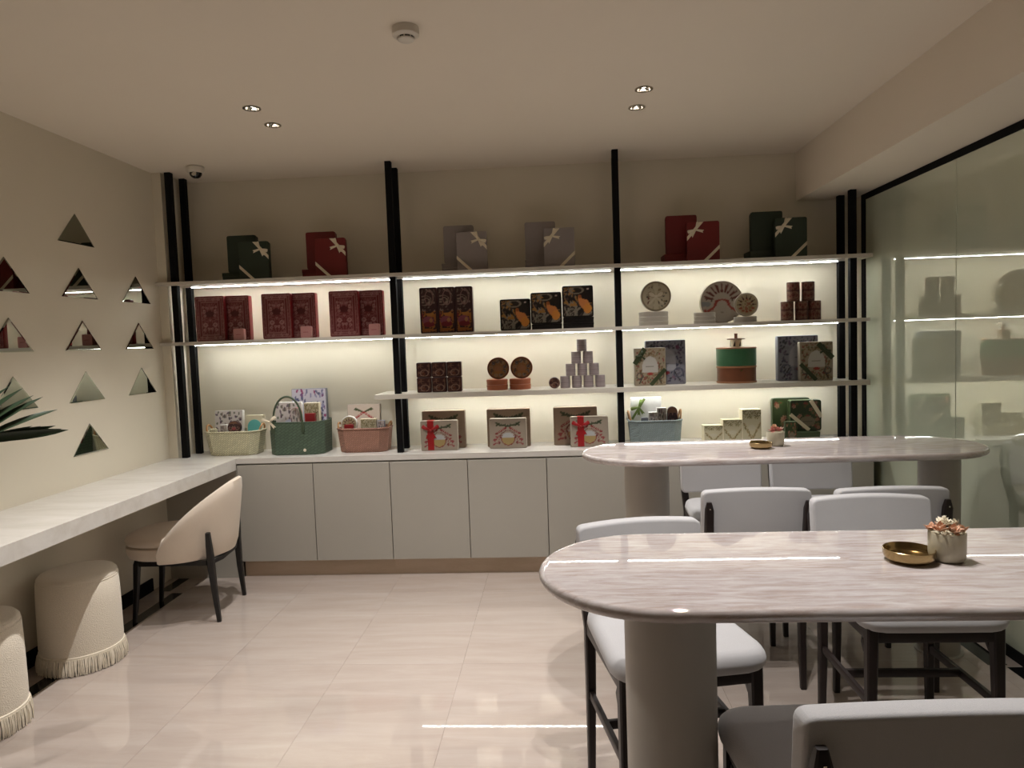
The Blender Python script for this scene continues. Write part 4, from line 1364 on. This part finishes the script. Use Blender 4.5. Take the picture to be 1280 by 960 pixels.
def wrapped_cyl(name, label, cat, x, y, z0, r, h, m, fn, group=None, rot=0):
    t = thing(name, label, cat, (x, y, z0 + 0.0003), rot, group)
    k = ('wc', r, h, m.name)
    if k not in _bm:
        me = MB().lathe([(r - 0.002, 0), (r - 0.0006, 0.0015), (r - 0.0006, h * 0.80), (r - 0.0006, h - 0.002), (r - 0.003, h - 0.0003)], 44).mesh('body'); me.materials.append(m); _bm[k] = me
    link('body', _bm[k], None, t)
    link('printed_wrap', print_cyl(r, 0.002, h - 0.0025, fn), None, t)
    return t

def ribbon_strip(p0, p1, w, y, m, parent, name='ribbon'):
    # flat ribbon lying on a front face from p0 to p1 (x,z)
    dx, dz = p1[0] - p0[0], p1[1] - p0[1]; L = math.hypot(dx, dz); nx, nz = -dz / L * w / 2, dx / L * w / 2
    poly = [(p0[0] + nx, p0[1] + nz), (p0[0] - nx, p0[1] - nz), (p1[0] - nx, p1[1] - nz), (p1[0] + nx, p1[1] + nz)]
    return MB().prism(poly, y - 0.0012, y).build(name, m, parent, 0)
def ribbon_poly(poly, y, m, parent, name='ribbon'):
    return MB().prism(poly, y - 0.0012, y).build(name, m, parent, 0)
def bow(x, z, s, y, m, parent, ang=0.0, tails=(-125, -55), tail_len=1.0):
    # two puffed loops, a knot and two tails on a front face
    def loop(a):
        ca, sa = math.cos(a), math.sin(a)
        mb = MB(); n = 9; V = []; F = []
        for sgn in (-1, 1):
            for i in range(n):
                q = i / (n - 1)
                wd = s * (0.10 + 0.34 * q ** 0.8) * (1 if i < n - 1 else 0.86)
                dp = s * 0.20 * math.sin(PI * min(1, q * 1.05)) ** 0.8
                for k in (-1, -0.5, 0, 0.5, 1):
                    u = q * s * (1 - 0.05 * k * k); v = k * wd / 2 * 1.0
                    V.append((x + u * ca - v * sa, y - 0.001 - max(0, dp) * (1 - 0.35 * k * k) * (1 if sgn < 0 else 0.05) - (0.0 if sgn > 0 else 0.0012), z + u * sa + v * ca))
        N = n * 5
        for i in range(n - 1):
            for k in range(4):
                a0 = i * 5 + k
                F.append((a0, a0 + 1, a0 + 6, a0 + 5)); F.append((N + a0, N + a0 + 5, N + a0 + 6, N + a0 + 1))
        bd = list(range(5)) + [5 * i + 4 for i in range(1, n)] + [5 * (n - 1) + k for k in (3, 2, 1, 0)] + [5 * i for i in range(n - 2, 0, -1)]
        for i in range(len(bd)):
            p, q = bd[i], bd[(i + 1) % len(bd)]
            F.append((q, p, N + p, N + q))
        mb.add(V, F).build('bow_loop', m, parent, 50)
    loop(ang + R(28)); loop(ang + PI - R(28))
    for k, ta in enumerate(tails):
        a = R(ta) + ang; L = s * 1.05 * tail_len; w = s * 0.30
        px, pz = x, z
        poly = []
        c, sn = math.cos(a), math.sin(a)
        for u, v in ((0, -w * .3), (L * .95, -w * .6), (L * 0.85, 0), (L, w * .6), (0, w * .3)):
            poly.append((px + u * c - v * sn, pz + u * sn + v * c))
        MB().prism(poly, y - 0.0032 - 0.0006 * k, y - 0.0018 - 0.0006 * k).build('bow_tail', m, parent, 0)
    MB().pillow(s * 0.24, s * 0.24, s * 0.20, s * 0.08, s * 0.08, 4, 4, cx=x, cz=z, cy=y - s * 0.12).build('bow_knot', m, parent, 50)

# ================================================================== top shelf: plain gift boxes in six sets
SETS = [(-2.081, -1.970, 0.192, 'dark green', M_GREENBOX, 1, 'near the mirror wall', -2.114),
        (-1.563, -1.480, 0.195, 'crimson', M_REDBOX, 1, 'near the mirror wall', -1.591),
        (-0.679, -0.589, 0.190, 'pale lilac', M_WHITEBOX, 1, 'nearer the mirror wall', -0.694),
        (-0.166, -0.049, 0.188, 'pale lilac', M_WHITEBOX, -1, 'nearer the glass wall', -0.170),
        (0.704, 0.817, 0.195, 'crimson', M_REDBOX, -1, 'near the glass wall', 0.690),
        (1.220, 1.340, 0.188, 'dark green', M_GREENBOX, -1, 'near the glass wall', 1.208)]
for (xb, xf, w, cn, m, d, where, xfl) in SETS:
    n = 2 if 'lilac' in cn else 1
    for k in range(n):
        hh = 0.058 / n
        flat_box('gift_box', '%s flat gift box under the standing one, %s%s' % (cn, where, '' if n == 1 else (', lower of two', ', upper of two')[k]), 'gift box', xfl, xfl + 0.205, 4.405, 4.555, Z1 + k * (hh + 0.0005), hh, m, 'flat gift boxes on the top shelf')
    upright('gift_box', '%s tall gift box standing upright on a flat box, %s' % (cn, where), 'gift box', xb, xb + 0.19, Z1 + 0.0592, 0.235, 4.425, 0.05, m, None, 0.012, 0.003, 'standing gift boxes on the top shelf', lid=0.45)
    t = upright('gift_box', '%s gift box with diagonal ivory ribbon and bow, %s' % (cn, where), 'gift box', xf, xf + w, Z1, 0.24, 4.345, 0.045, m, None, 0.012 if m is not M_WHITEBOX else 0.004, 0.003, 'ribboned gift boxes on the top shelf', lid=0.45)
    yy = -0.0228; wh = w / 2
    ribbon_poly([(-d * wh, 0.098), (-d * wh, 0.075), (d * (-wh + 0.075), 0.004), (d * (-wh + 0.100), 0.004)], yy, M_RIBBON, t)
    ribbon_poly([(d * (wh - 0.10), 0.237), (d * (wh - 0.075), 0.237), (d * wh, 0.150), (d * wh, 0.125)], yy, M_RIBBON, t)
    bow(d * (wh - 0.052), 0.190, 0.050, yy - 0.001, M_RIBBON, t, d * R(-42), (-120 if d > 0 else -165, -20 if d > 0 else -55), 0.95)

# ================================================================== second shelf
def ord3(k): return ('nearest the mirror wall', 'in the middle', 'nearest the black art tins')[k]
for k, x in enumerate((-2.264, -1.833, -1.401)):
    upright('ornate_tin', 'tall red tin with pale ornament, front of its pair, %s' % ord3(k), 'tin', x, x + 0.188, Z2, 0.284, 4.325, 0.036, M_REDSIDE, pr_ornate, 0.010, 0.002, 'red ornate tins', pm=PRINT_TIN)
    upright('ornate_tin', 'tall red tin with pale ornament, behind a small pink tin, %s' % ord3(k), 'tin', x + 0.143, x + 0.331, Z2, 0.284, 4.366, 0.050, M_REDSIDE, pr_ornate, 0.010, 0.002, 'red ornate tins', pm=PRINT_TIN)
    t = upright('small_tin', 'small dusty pink tin in front of the red ornate tins, %s' % ord3(k), 'tin', x + 0.252, x + 0.319, Z2, 0.072, 4.295, 0.034, M_PINK, None, 0.008, 0.003, 'small pink tins')
    MB().cbox(-0.016, 0.016, -0.0006, 0, 0.034, 0.0365, 0.0002).build('printed_line', M_REDSIDE, t, 0, loc=(0, -0.0171, 0))
for k, x in enumerate((-0.833, -0.722, -0.611)):
    upright('art_box', 'narrow tall art box with grey and orange figures, %s' % ('next to the shelf post', 'middle of three', 'next to the black tins')[k], 'box', x, x + 0.110, Z2, 0.284, 4.345, 0.06, M_MAROON, pr_art_tall, 0.010, 0.003, 'narrow art boxes')
lab = ('standing directly on the shelf', 'raised on one flat tin', 'raised on two flat tins')
for k, x in enumerate((-0.334, -0.142, 0.054)):
    for j in range(k):
        flat_box('flat_tin', 'flat black tin lying under the square tin %s%s' % (lab[k], '' if k == 1 else (', lower', ', upper')[j]), 'tin', x + 0.002, x + 0.190, 4.355, 4.53, Z2 + j * 0.0335, 0.033, M_BLACKTIN, 'flat black tins')
    upright('square_tin', 'black square tin with grey and orange animal art, %s' % lab[k], 'tin', x, x + 0.190, Z2 + k * 0.0337, 0.194, 4.362, 0.034, M_BLACKTIN, pr_art_square, 0.012, 0.003, 'black square art tins', pm=PRINT_TIN)
for j in range(3):
    round_tin('round_tin', 'pale grey round tin stacked under the bow-printed disc, %s' % ('bottom', 'middle', 'top')[j], 'tin', 0.617, 4.42, Z2 + j * 0.0282, 0.090, 0.0278, M_GREYTIN, 'pale stacked round tins')
disc('round_tin', 'round tin printed with a ribbon bow and flowers, standing on stacked tins', 'tin', 0.626, 4.355, Z2 + 0.0852 + 0.092, 0.092, 0.028, M_CREAMTIN, pr_disc_bow, 'standing round tins')
disc('round_tin', 'large round tin with red strokes, biggest disc on the shelf', 'tin', 1.037, 4.42, Z2 + 0.130, 0.130, 0.04, M_CREAMTIN, pr_plate, 'standing round tins')
for j in range(3):
    round_tin('round_tin', 'pale grey small round tin stacked beside the large red-stroke disc, %s' % ('bottom', 'middle', 'top')[j], 'tin', 0.915, 4.350, Z2 + j * 0.0225, 0.065, 0.022, M_GREYTIN, 'pale stacked round tins')
round_tin('round_tin', 'pale grey flat round tin under the small flower-printed disc', 'tin', 1.158, 4.350, Z2, 0.067, 0.034, M_GREYTIN, 'pale stacked round tins')
disc('round_tin', 'small round flower-printed tin in front of the large disc', 'tin', 1.158, 4.315, Z2 + 0.0347 + 0.070, 0.070, 0.024, M_CREAMTIN, pr_disc_floral, 'standing round tins')
for k, x in enumerate((1.423, 1.508, 1.586)):
    wrapped_cyl('cylinder_tin', 'red-brown cylinder tin in the bottom row of the pile, %s' % ('beside the flower-printed disc', 'middle', 'beside the shelf post')[k], 'tin', x, 4.40, Z2, 0.0375, 0.116, M_WOOD, pr_cyl_red, 'patterned cylinder tins', 0.7 * k)
for k, x in enumerate((1.460, 1.549)):
    wrapped_cyl('cylinder_tin', 'red-brown patterned cylinder tin on top of the pile, %s' % ('nearer the flower-printed disc', 'nearer the shelf post')[k], 'tin', x, 4.40, Z2 + 0.1167, 0.0375, 0.116, M_WOOD, pr_cyl_red, 'patterned cylinder tins', 0.5 * k)

# ================================================================== third shelf
for r in range(2):
    for k, x in enumerate((-0.872, -0.776, -0.680)):
        upright('square_tin', 'small brown swirl-printed square tin, %s row, %s' % (('lower', 'upper')[r], ('nearest the shelf post', 'middle', 'nearest the round boxes')[k]), 'tin', x, x + 0.091, Z3 + r * 0.0945, 0.0938, 4.348, 0.05, M_MAROON, pr_brown, 0.008, 0.003, 'small brown square tins', pm=PRINT_TIN)
for k, x in enumerate((-0.372, -0.226)):
    w = ('nearer the small brown tins', 'nearer the grey tin pyramid')[k]
    for j in range(2):
        round_tin('round_box', 'terracotta round box lying flat, %s of two, %s' % (('lower', 'upper')[j], w), 'box', x, 4.415, Z3 + j * 0.0335, 0.0675, 0.033, M_TERRATIN, 'terracotta round boxes')
    disc('round_box', 'brown round box with colourful ring print standing up, %s' % w, 'box', x + 0.014, 4.356, Z3 + 0.0675 + 0.069, 0.069, 0.032, M_TERRATIN, pr_disc_brown, 'standing brown round boxes')
PY = 4.39
rowz = 0.0745
rn = ('bottom row of four', 'second row of three', 'third row of two')
for r in range(4):
    n = 4 - r
    for k in range(n):
        x = 0.166 + (k - (n - 1) / 2) * 0.0725
        pos = ('first', 'second', 'third', 'fourth')[k] + ' from the terracotta boxes'
        lab = 'grey striped cylinder tin at the tip of the pyramid' if r == 3 else 'grey cylinder tin, %s, %s' % (rn[r], pos)
        wrapped_cyl('striped_tin', lab, 'tin', x, PY, Z3 + r * (rowz + 0.0006), 0.0308, rowz, M_MAUVE, pr_stripes, 'grey tin pyramid')
disc('small_tin', 'small mauve round tin leaning at the foot of the grey pyramid', 'tin', -0.010, 4.345, Z3 + 0.036, 0.0355, 0.028, M_MAUVE, pr_brown, None)
upright('floral_box', 'blue-grey square box with arch label behind a cream box, nearer the pyramid', 'box', 0.562, 0.808, Z3, 0.276, 4.415, 0.05, M_BLUETIN, pr_arch_blue, 0.008, 0.003, 'blue-grey floral boxes')
t = upright('floral_box', 'cream floral box with green ribbon corners, nearer the pyramid', 'box', 0.484, 0.674, Z3, 0.232, 4.345, 0.045, M_CREAMTIN, pr_arch_cream, 0.006, 0.0025, 'cream floral boxes')
ribbon_strip((-0.0935, 0.135), (-0.030, 0.229), 0.030, -0.0232, M_RIBBON_GREEN, t); ribbon_strip((0.002, 0.004), (0.092, 0.100), 0.024, -0.0232, M_RIBBON_GREEN, t)
bow(-0.055, 0.185, 0.034, -0.0242, M_RIBBON_GREEN, t, R(40), (-140, -80))
t = thing('music_box', 'round two-tier box, green drum over brown wooden drum, with lantern lid', 'box', (1.118, 4.42, Z3 + 0.0003))
MB().lathe([(0.119, 0), (0.120, 0.002), (0.120, 0.010), (0.117, 0.0105)], 56).build('base_ring', M_WOODLIGHT, t)
MB().lathe([(0.116, 0.010), (0.116, 0.094)], 56).build('lower_drum', M_WOOD, t)
MB().lathe([(0.117, 0.093), (0.120, 0.0935), (0.120, 0.103), (0.117, 0.104)], 56).build('middle_ring', M_WOODLIGHT, t)
MB().lathe([(0.1165, 0.104), (0.1165, 0.108), (0.119, 0.1085), (0.119, 0.209)], 56).build('upper_drum', M_DRUMGREEN, t)
MB().lathe([(0.1195, 0.209), (0.120, 0.210), (0.120, 0.216), (0.117, 0.218)], 56).build('top_ring', M_WOODLIGHT, t)
la = MB().lathe([(0.0335, 0.218), (0.0335, 0.266)], 40).build('lantern', M_CREAMCARD, t)
for k in range(6):
    a = -PI / 2 + 0.5 + k * PI / 3
    MB().prism([(-0.007, 0.0), (0.007, 0.0), (0.006, 0.034), (0.001, 0.024)], -0.0008, 0).build('lantern_cutout', M_BLACKTIN, la, 0, loc=(0.0338 * math.cos(a), 0.0338 * math.sin(a), 0.224), rot=(0, 0, a + PI / 2))
MB().lathe([(0.052, 0.266), (0.054, 0.268), (0.054, 0.270), (0.03, 0.272)], 48).build('brim', M_WOOD, t)
MB().lathe([(0.0095, 0.271), (0.0095, 0.295), (0.011, 0.297), (0.010, 0.302), (0.0, 0.303)], 24).build('knob', M_WOOD, t)
MB().prism([(-0.010, 0.083), (0.010, 0.083), (0.0, 0.070)], -0.119, -0.112).build('clasp', M_BRASS, t, 0)
upright('floral_box', 'blue-grey square box with arch label behind a cream box, nearer the glass wall', 'box', 1.369, 1.612, Z3, 0.276, 4.415, 0.05, M_BLUETIN, pr_arch_blue, 0.008, 0.003, 'blue-grey floral boxes')
t = upright('floral_box', 'cream floral box with green ribbon corners, nearer the glass wall', 'box', 1.478, 1.674, Z3, 0.236, 4.345, 0.045, M_CREAMTIN, pr_arch_cream, 0.006, 0.0025, 'cream floral boxes')
ribbon_strip((0.096, 0.135), (0.010, 0.225), 0.030, -0.0232, M_RIBBON_GREEN, t); ribbon_strip((-0.002, 0.004), (-0.095, 0.104), 0.024, -0.0232, M_RIBBON_GREEN, t)
bow(0.050, 0.185, 0.036, -0.0242, M_RIBBON_GREEN, t, R(-40), (-110, -30))

# ================================================================== worktop: gift pairs
for k, (xb, xf, rib, w) in enumerate(((-0.867, -0.862, True, 'nearest the rose basket'), (-0.449, -0.428, False, 'in the middle of three'), (-0.024, 0.080, True, 'nearest the blue-grey basket'))):
    upright('gift_box', 'large taupe garland gift box, %s' % w, 'gift box', xb, xb + 0.277, ZW, 0.242, 4.435, 0.055, M_TAUPE, pr_gift_plain, 0.008, 0.003, 'large garland gift boxes')
    t = upright('gift_box', ('smaller garland gift box tied with a red ribbon bow, %s' if rib else 'smaller garland gift box without ribbon, %s') % w, 'gift box', xf, xf + 0.234, ZW, 0.188, 4.345 + 0.015 * (k == 1), 0.05, M_TAUPE2, pr_gift, 0.008, 0.003, 'smaller garland gift boxes')
    if rib:
        x = -0.117 + 0.064
        ribbon_strip((x, 0.003), (x, 0.186), 0.040, -0.0257, M_RIBBON_RED, t)
        MB().cbox(x - 0.020, x + 0.020, -0.0268, 0.0255, 0.1876, 0.1892, 0.0003).build('ribbon', M_RIBBON_RED, t, 0)
        bow(x, 0.128, 0.060, -0.0270, M_RIBBON_RED, t, 0.0, (-112, -62), 1.0)
# three cream boxes
for k, (x, h, w) in enumerate(((0.909, 0.105, 'shortest'), (1.026, 0.138, 'middle-sized'), (1.143, 0.198, 'tallest'))):
    upright('cream_box', '%s of three cream boxes with olive leaf print' % w, 'box', x, x + 0.116, ZW, h, 4.395 - 0.0 * k, 0.08, M_CREAMCARD, pr_marble, 0.002, 0.0015, 'cream leaf-print boxes')
# dark green set near the glass wall
flat_box('gift_box', 'deep green flat box lying under the dark floral tins', 'gift box', 1.425, 1.61, 4.385, 4.52, ZW, 0.05, M_GREENTIN)
upright('floral_tin', 'dark green floral tin standing at the back, beside the ribboned one', 'tin', 1.368, 1.60, ZW, 0.250, 4.53, 0.04, M_GREENTIN, pr_green_floral, 0.014, 0.003, 'dark green floral tins', pm=PRINT_TIN)
t = upright('floral_tin', 'dark green floral tin with diagonal ivory ribbon on a flat green box', 'tin', 1.448, 1.638, ZW + 0.0506, 0.192, 4.44, 0.06, M_GREENTIN, pr_green_floral, 0.014, 0.003, 'dark green floral tins', pm=PRINT_TIN)
ribbon_strip((-0.094, 0.105), (0.020, 0.004), 0.022, -0.0308, M_RIBBON, t); ribbon_strip((0.030, 0.190), (0.094, 0.085), 0.024, -0.0308, M_RIBBON, t)
t = upright('small_tin', 'small deep green tin with a pink flower in front of the floral tins', 'tin', 1.388, 1.458, ZW, 0.122, 4.345, 0.035, M_GREENTIN, pr_green_floral, 0.006, 0.002, pm=PRINT_TIN)

# ================================================================== baskets with gifts
def basket(name, label, x, y, w, d, h, taper, m, rim=0.006, oct_=0.25):
    t = thing(name, label, 'basket', (x, y, ZW + 0.0003))
    def ring(k, z):
        a, b = w / 2 * k, d / 2 * k; c = min(a, b) * oct_ * 2
        P = [(-a + c, -b), (a - c, -b), (a, -b + c), (a, b - c), (a - c, b), (-a + c, b), (-a, b - c), (-a, -b + c)]
        out = []
        for i in range(8):
            p, q = P[i], P[(i + 1) % 8]
            for j in range(4): out.append((p[0] + (q[0] - p[0]) * j / 4, p[1] + (q[1] - p[1]) * j / 4, z))
        return out
    R_ = [ring(taper - 0.03, 0), ring(taper, 0.004)] + [ring(taper + (1 - taper) * q, h * q) for q in (.25, .5, .75, 1.0)] + [ring(0.975, h), ring(0.975 * taper + 0.0, 0.012)]
    n = len(R_[0]); V = [p for r in R_ for p in r]
    F = [(j * n + k, j * n + (k + 1) % n, (j + 1) * n + (k + 1) % n, (j + 1) * n + k) for j in range(len(R_) - 1) for k in range(n)]
    F += [tuple(range(n))[::-1], tuple(range((len(R_) - 1) * n, len(R_) * n))]
    MB().add(V, F).build('basket_body', m, t, 40)
    MB().tube(ring(0.992, h), rim, 7, closed=True).build('rim', m, t, 60)
    return t
M_BK_CREAM = woven_mat('cream_woven', S(206, 200, 168), (22, 22, 26))
M_BK_GREEN = woven_mat('green_woven', S(80, 98, 80), (14, 14, 18))
M_BK_ROSE = woven_mat('rose_woven', S(162, 118, 100), (24, 24, 28))
M_BK_BLUE = woven_mat('blue_grey_woven', S(128, 140, 140), (26, 26, 30))
M_HANDLE_G = mat('green_leather', S(64, 78, 56), 0.5)
def arc_handle(parent, p0, p1, hgt, rad, m, lean=(0, 0), name='handle', n=22):
    p0 = Vector(p0); p1 = Vector(p1); P = []
    for i in range(n + 1):
        a = PI * i / n
        c = (p0 + p1) / 2 + (p0 - p1) / 2 * math.cos(a)
        P.append((c.x + lean[0] * math.sin(a), c.y + lean[1] * math.sin(a), c.z + hgt * math.sin(a) ** 0.8))
    return MB().tube(P, rad, 8).build(name, m, parent, 60)
# cream basket
bx, by, bh = -2.095, 4.43, 0.152
t = basket('woven_basket', 'cream woven basket with tan loop handles holding small gifts', bx, by, 0.365, 0.20, bh, 0.86, M_BK_CREAM)
for s in (-1, 1): arc_handle(t, (s * 0.172, -0.04, bh - 0.01), (s * 0.172, 0.04, bh - 0.01), 0.050, 0.006, M_WOODTAN, (s * 0.012, 0))
IN = ZW + 0.02
def in_basket(name, label, cat, x0, x1, ztop, yf, th, m, fn, r=0.004, lean=0, rotz=0.0, e=0.002, zb=None, group=None):
    zb = zb if zb is not None else IN
    return upright(name, label, cat, x0, x1, zb, ztop - zb, yf, th, m, fn, r, e, group, lean, rotz)
in_basket('floral_tin', 'white floral square tin leaning in the cream basket', 'tin', -2.255, -2.066, 1.040, 4.462, 0.03, M_WHITECARD, pr_arch_white, 0.006, 4)
in_basket('small_box', 'small white floral box at the front of the cream basket', 'box', -2.180, -2.130, 0.957, 4.38, 0.03, M_WHITECARD, pr_small_floral)
disc('small_tin', 'dark round flower-printed tin at the front of the cream basket', 'tin', -2.085, 4.38, 0.937, 0.042, 0.03, M_MAROON, pr_dark_round)
tt = in_basket('card_box', 'pale yellow card box with teal semicircle in the cream basket', 'box', -2.040, -1.930, 1.005, 4.462, 0.04, M_CREAMCARD, None, 0.003, 2)
MB().prism([(0.046 * math.cos(PI * k / 18), 0.046 * math.sin(PI * k / 18) + 0.150) for k in range(19)], -0.0215, -0.0202).build('semicircle', M_TEAL, tt, 0)
MB().cbox(-0.046, 0.046, -0.0215, -0.0202, 0.115, 0.150, 0.0003).build('semicircle_base', M_TEAL, tt, 0)
tag(MB().pillow(0.05, 0.04, 0.03, 0.012, 0.012, 4, 4).build('cream_pouch', M_BK_CREAM, None, 60, loc=(-2.225, 4.39, 0.915)), 'small cream pouch at the end of the cream basket', 'pouch')
# green tote
bx, by, bh = -1.655, 4.42, 0.207
t = basket('woven_tote', 'green woven tote basket with tall arched handles and ivory bow', bx, by, 0.360, 0.24, bh, 0.97, M_BK_GREEN, 0.004, 0.2)
hf = arc_handle(t, (-0.135, -0.121, bh - 0.03), (0.055, -0.121, bh - 0.03), 0.195, 0.0065, M_HANDLE_G, (0, 0.0))
hb = arc_handle(t, (-0.04, 0.115, bh - 0.03), (0.13, 0.115, bh - 0.03), 0.215, 0.0055, M_HANDLE_G, (0, 0))
for x in (-0.135, 0.055):
    MB().cbox(x - 0.010, x + 0.010, -0.1255, -0.1185, bh - 0.065, bh - 0.005, 0.001).build('handle_tab', M_HANDLE_G, t, 0)
MB().lathe([(0.0, 0), (0.010, 0), (0.009, 0.003), (0.0, 0.0035)], 20).build('badge', M_RIBBON, t, loc=(0.060, -0.1192, 0.030), rot=(PI / 2, 0, 0))
bow(-0.155, bh + 0.010, 0.052, -0.128, M_RIBBON, t, R(10), (-105, -60), 1.0)
in_basket('floral_box', 'lilac floral box standing at the back of the green tote', 'box', -1.728, -1.500, 1.168, 4.474, 0.04, M_BLUETIN, pr_arch_lilac, 0.004)
in_basket('floral_tin', 'white floral tin behind the front handle of the green tote', 'tin', -1.816, -1.642, 1.088, 4.41, 0.03, M_WHITECARD, pr_arch_white, 0.008)
in_basket('small_tin', 'pink and grey round-topped tin in the green tote', 'tin', -1.688, -1.622, 1.058, 4.335, 0.03, M_PINK, pr_small_floral, 0.030)
in_basket('card_box', 'cream card box in the green tote', 'box', -1.618, -1.520, 1.082, 4.385, 0.04, M_CREAMCARD, pr_marble, 0.003)
in_basket('small_box', 'small dark red box in the green tote', 'box', -1.600, -1.535, 1.018, 4.340, 0.03, M_REDSIDE, None, 0.003)
# rose basket
bx, by, bh = -1.238, 4.43, 0.150
t = basket('woven_basket', 'rose brown woven basket with tan handles holding gifts', bx, by, 0.335, 0.20, bh, 0.90, M_BK_ROSE)
for s in (-1, 1): arc_handle(t, (s * 0.158, -0.045, bh - 0.012), (s * 0.158, 0.045, bh - 0.012), 0.046, 0.006, M_WOODTAN, (s * 0.012, 0))
in_basket('gift_box', 'beige gift box with crossed cane print in the rose basket', 'gift box', -1.366, -1.150, 1.056, 4.466, 0.035, M_TAUPE2, pr_canes, 0.008, 4)
disc('round_tin', 'white round flower-printed tin in the rose basket', 'tin', -1.332, 4.395, 0.937, 0.052, 0.028, M_WHITECARD, pr_disc_floral)
in_basket('small_box', 'small dark red box in the rose basket', 'box', -1.352, -1.292, 0.938, 4.352, 0.022, M_REDSIDE, None, 0.003)
in_basket('card_box', 'pale yellow card box in the rose basket', 'box', -1.258, -1.156, 0.968, 4.395, 0.03, M_CREAMCARD, pr_marble, 0.003)
in_basket('small_tin', 'small blue floral tin in the rose basket', 'tin', -1.152, -1.104, 0.955, 4.400, 0.03, M_BLUETIN, pr_small_floral, 0.004)
# blue-grey basket
bx, by, bh = 0.610, 4.43, 0.148
t = basket('woven_basket', 'blue-grey woven basket with wooden handles beside the shelf post', bx, by, 0.325, 0.20, bh, 0.92, M_BK_BLUE)
for s in (-1, 1): arc_handle(t, (s * 0.153, -0.04, bh - 0.012), (s * 0.153, 0.04, bh - 0.012), 0.070, 0.006, M_WOODTAN, (s * 0.010, 0))
tt = in_basket('gift_box', 'white gift box with green bow in the blue-grey basket', 'gift box', 0.470, 0.660, 1.046, 4.466, 0.035, M_WHITECARD, None, 0.003)
ribbon_strip((-0.09, 0.13), (-0.01, 0.258), 0.014, -0.0178, M_RIBBON_SAGE, tt)
bow(-0.048, 0.205, 0.052, -0.0195, M_RIBBON_SAGE, tt, R(40), (-130, -95), 1.0)
in_basket('small_box', 'small grey floral box in the blue-grey basket, in front of the white box', 'box', 0.568, 0.622, 0.960, 4.375, 0.03, M_WHITECARD, pr_small_floral, 0.003)
in_basket('small_box', 'taller grey floral box in the blue-grey basket, between white box and round-topped tin', 'box', 0.622, 0.680, 0.985, 4.395, 0.03, M_WHITECARD, pr_small_floral, 0.003)
in_basket('small_tin', 'dark round-topped flower tin in the blue-grey basket', 'tin', 0.684, 0.748, 0.992, 4.385, 0.03, M_MAROON, pr_dark_round, 0.034)
in_basket('small_box', 'plain grey box low in the blue-grey basket', 'box', 0.522, 0.564, 0.928, 4.375, 0.03, M_BLUETIN, None, 0.003)
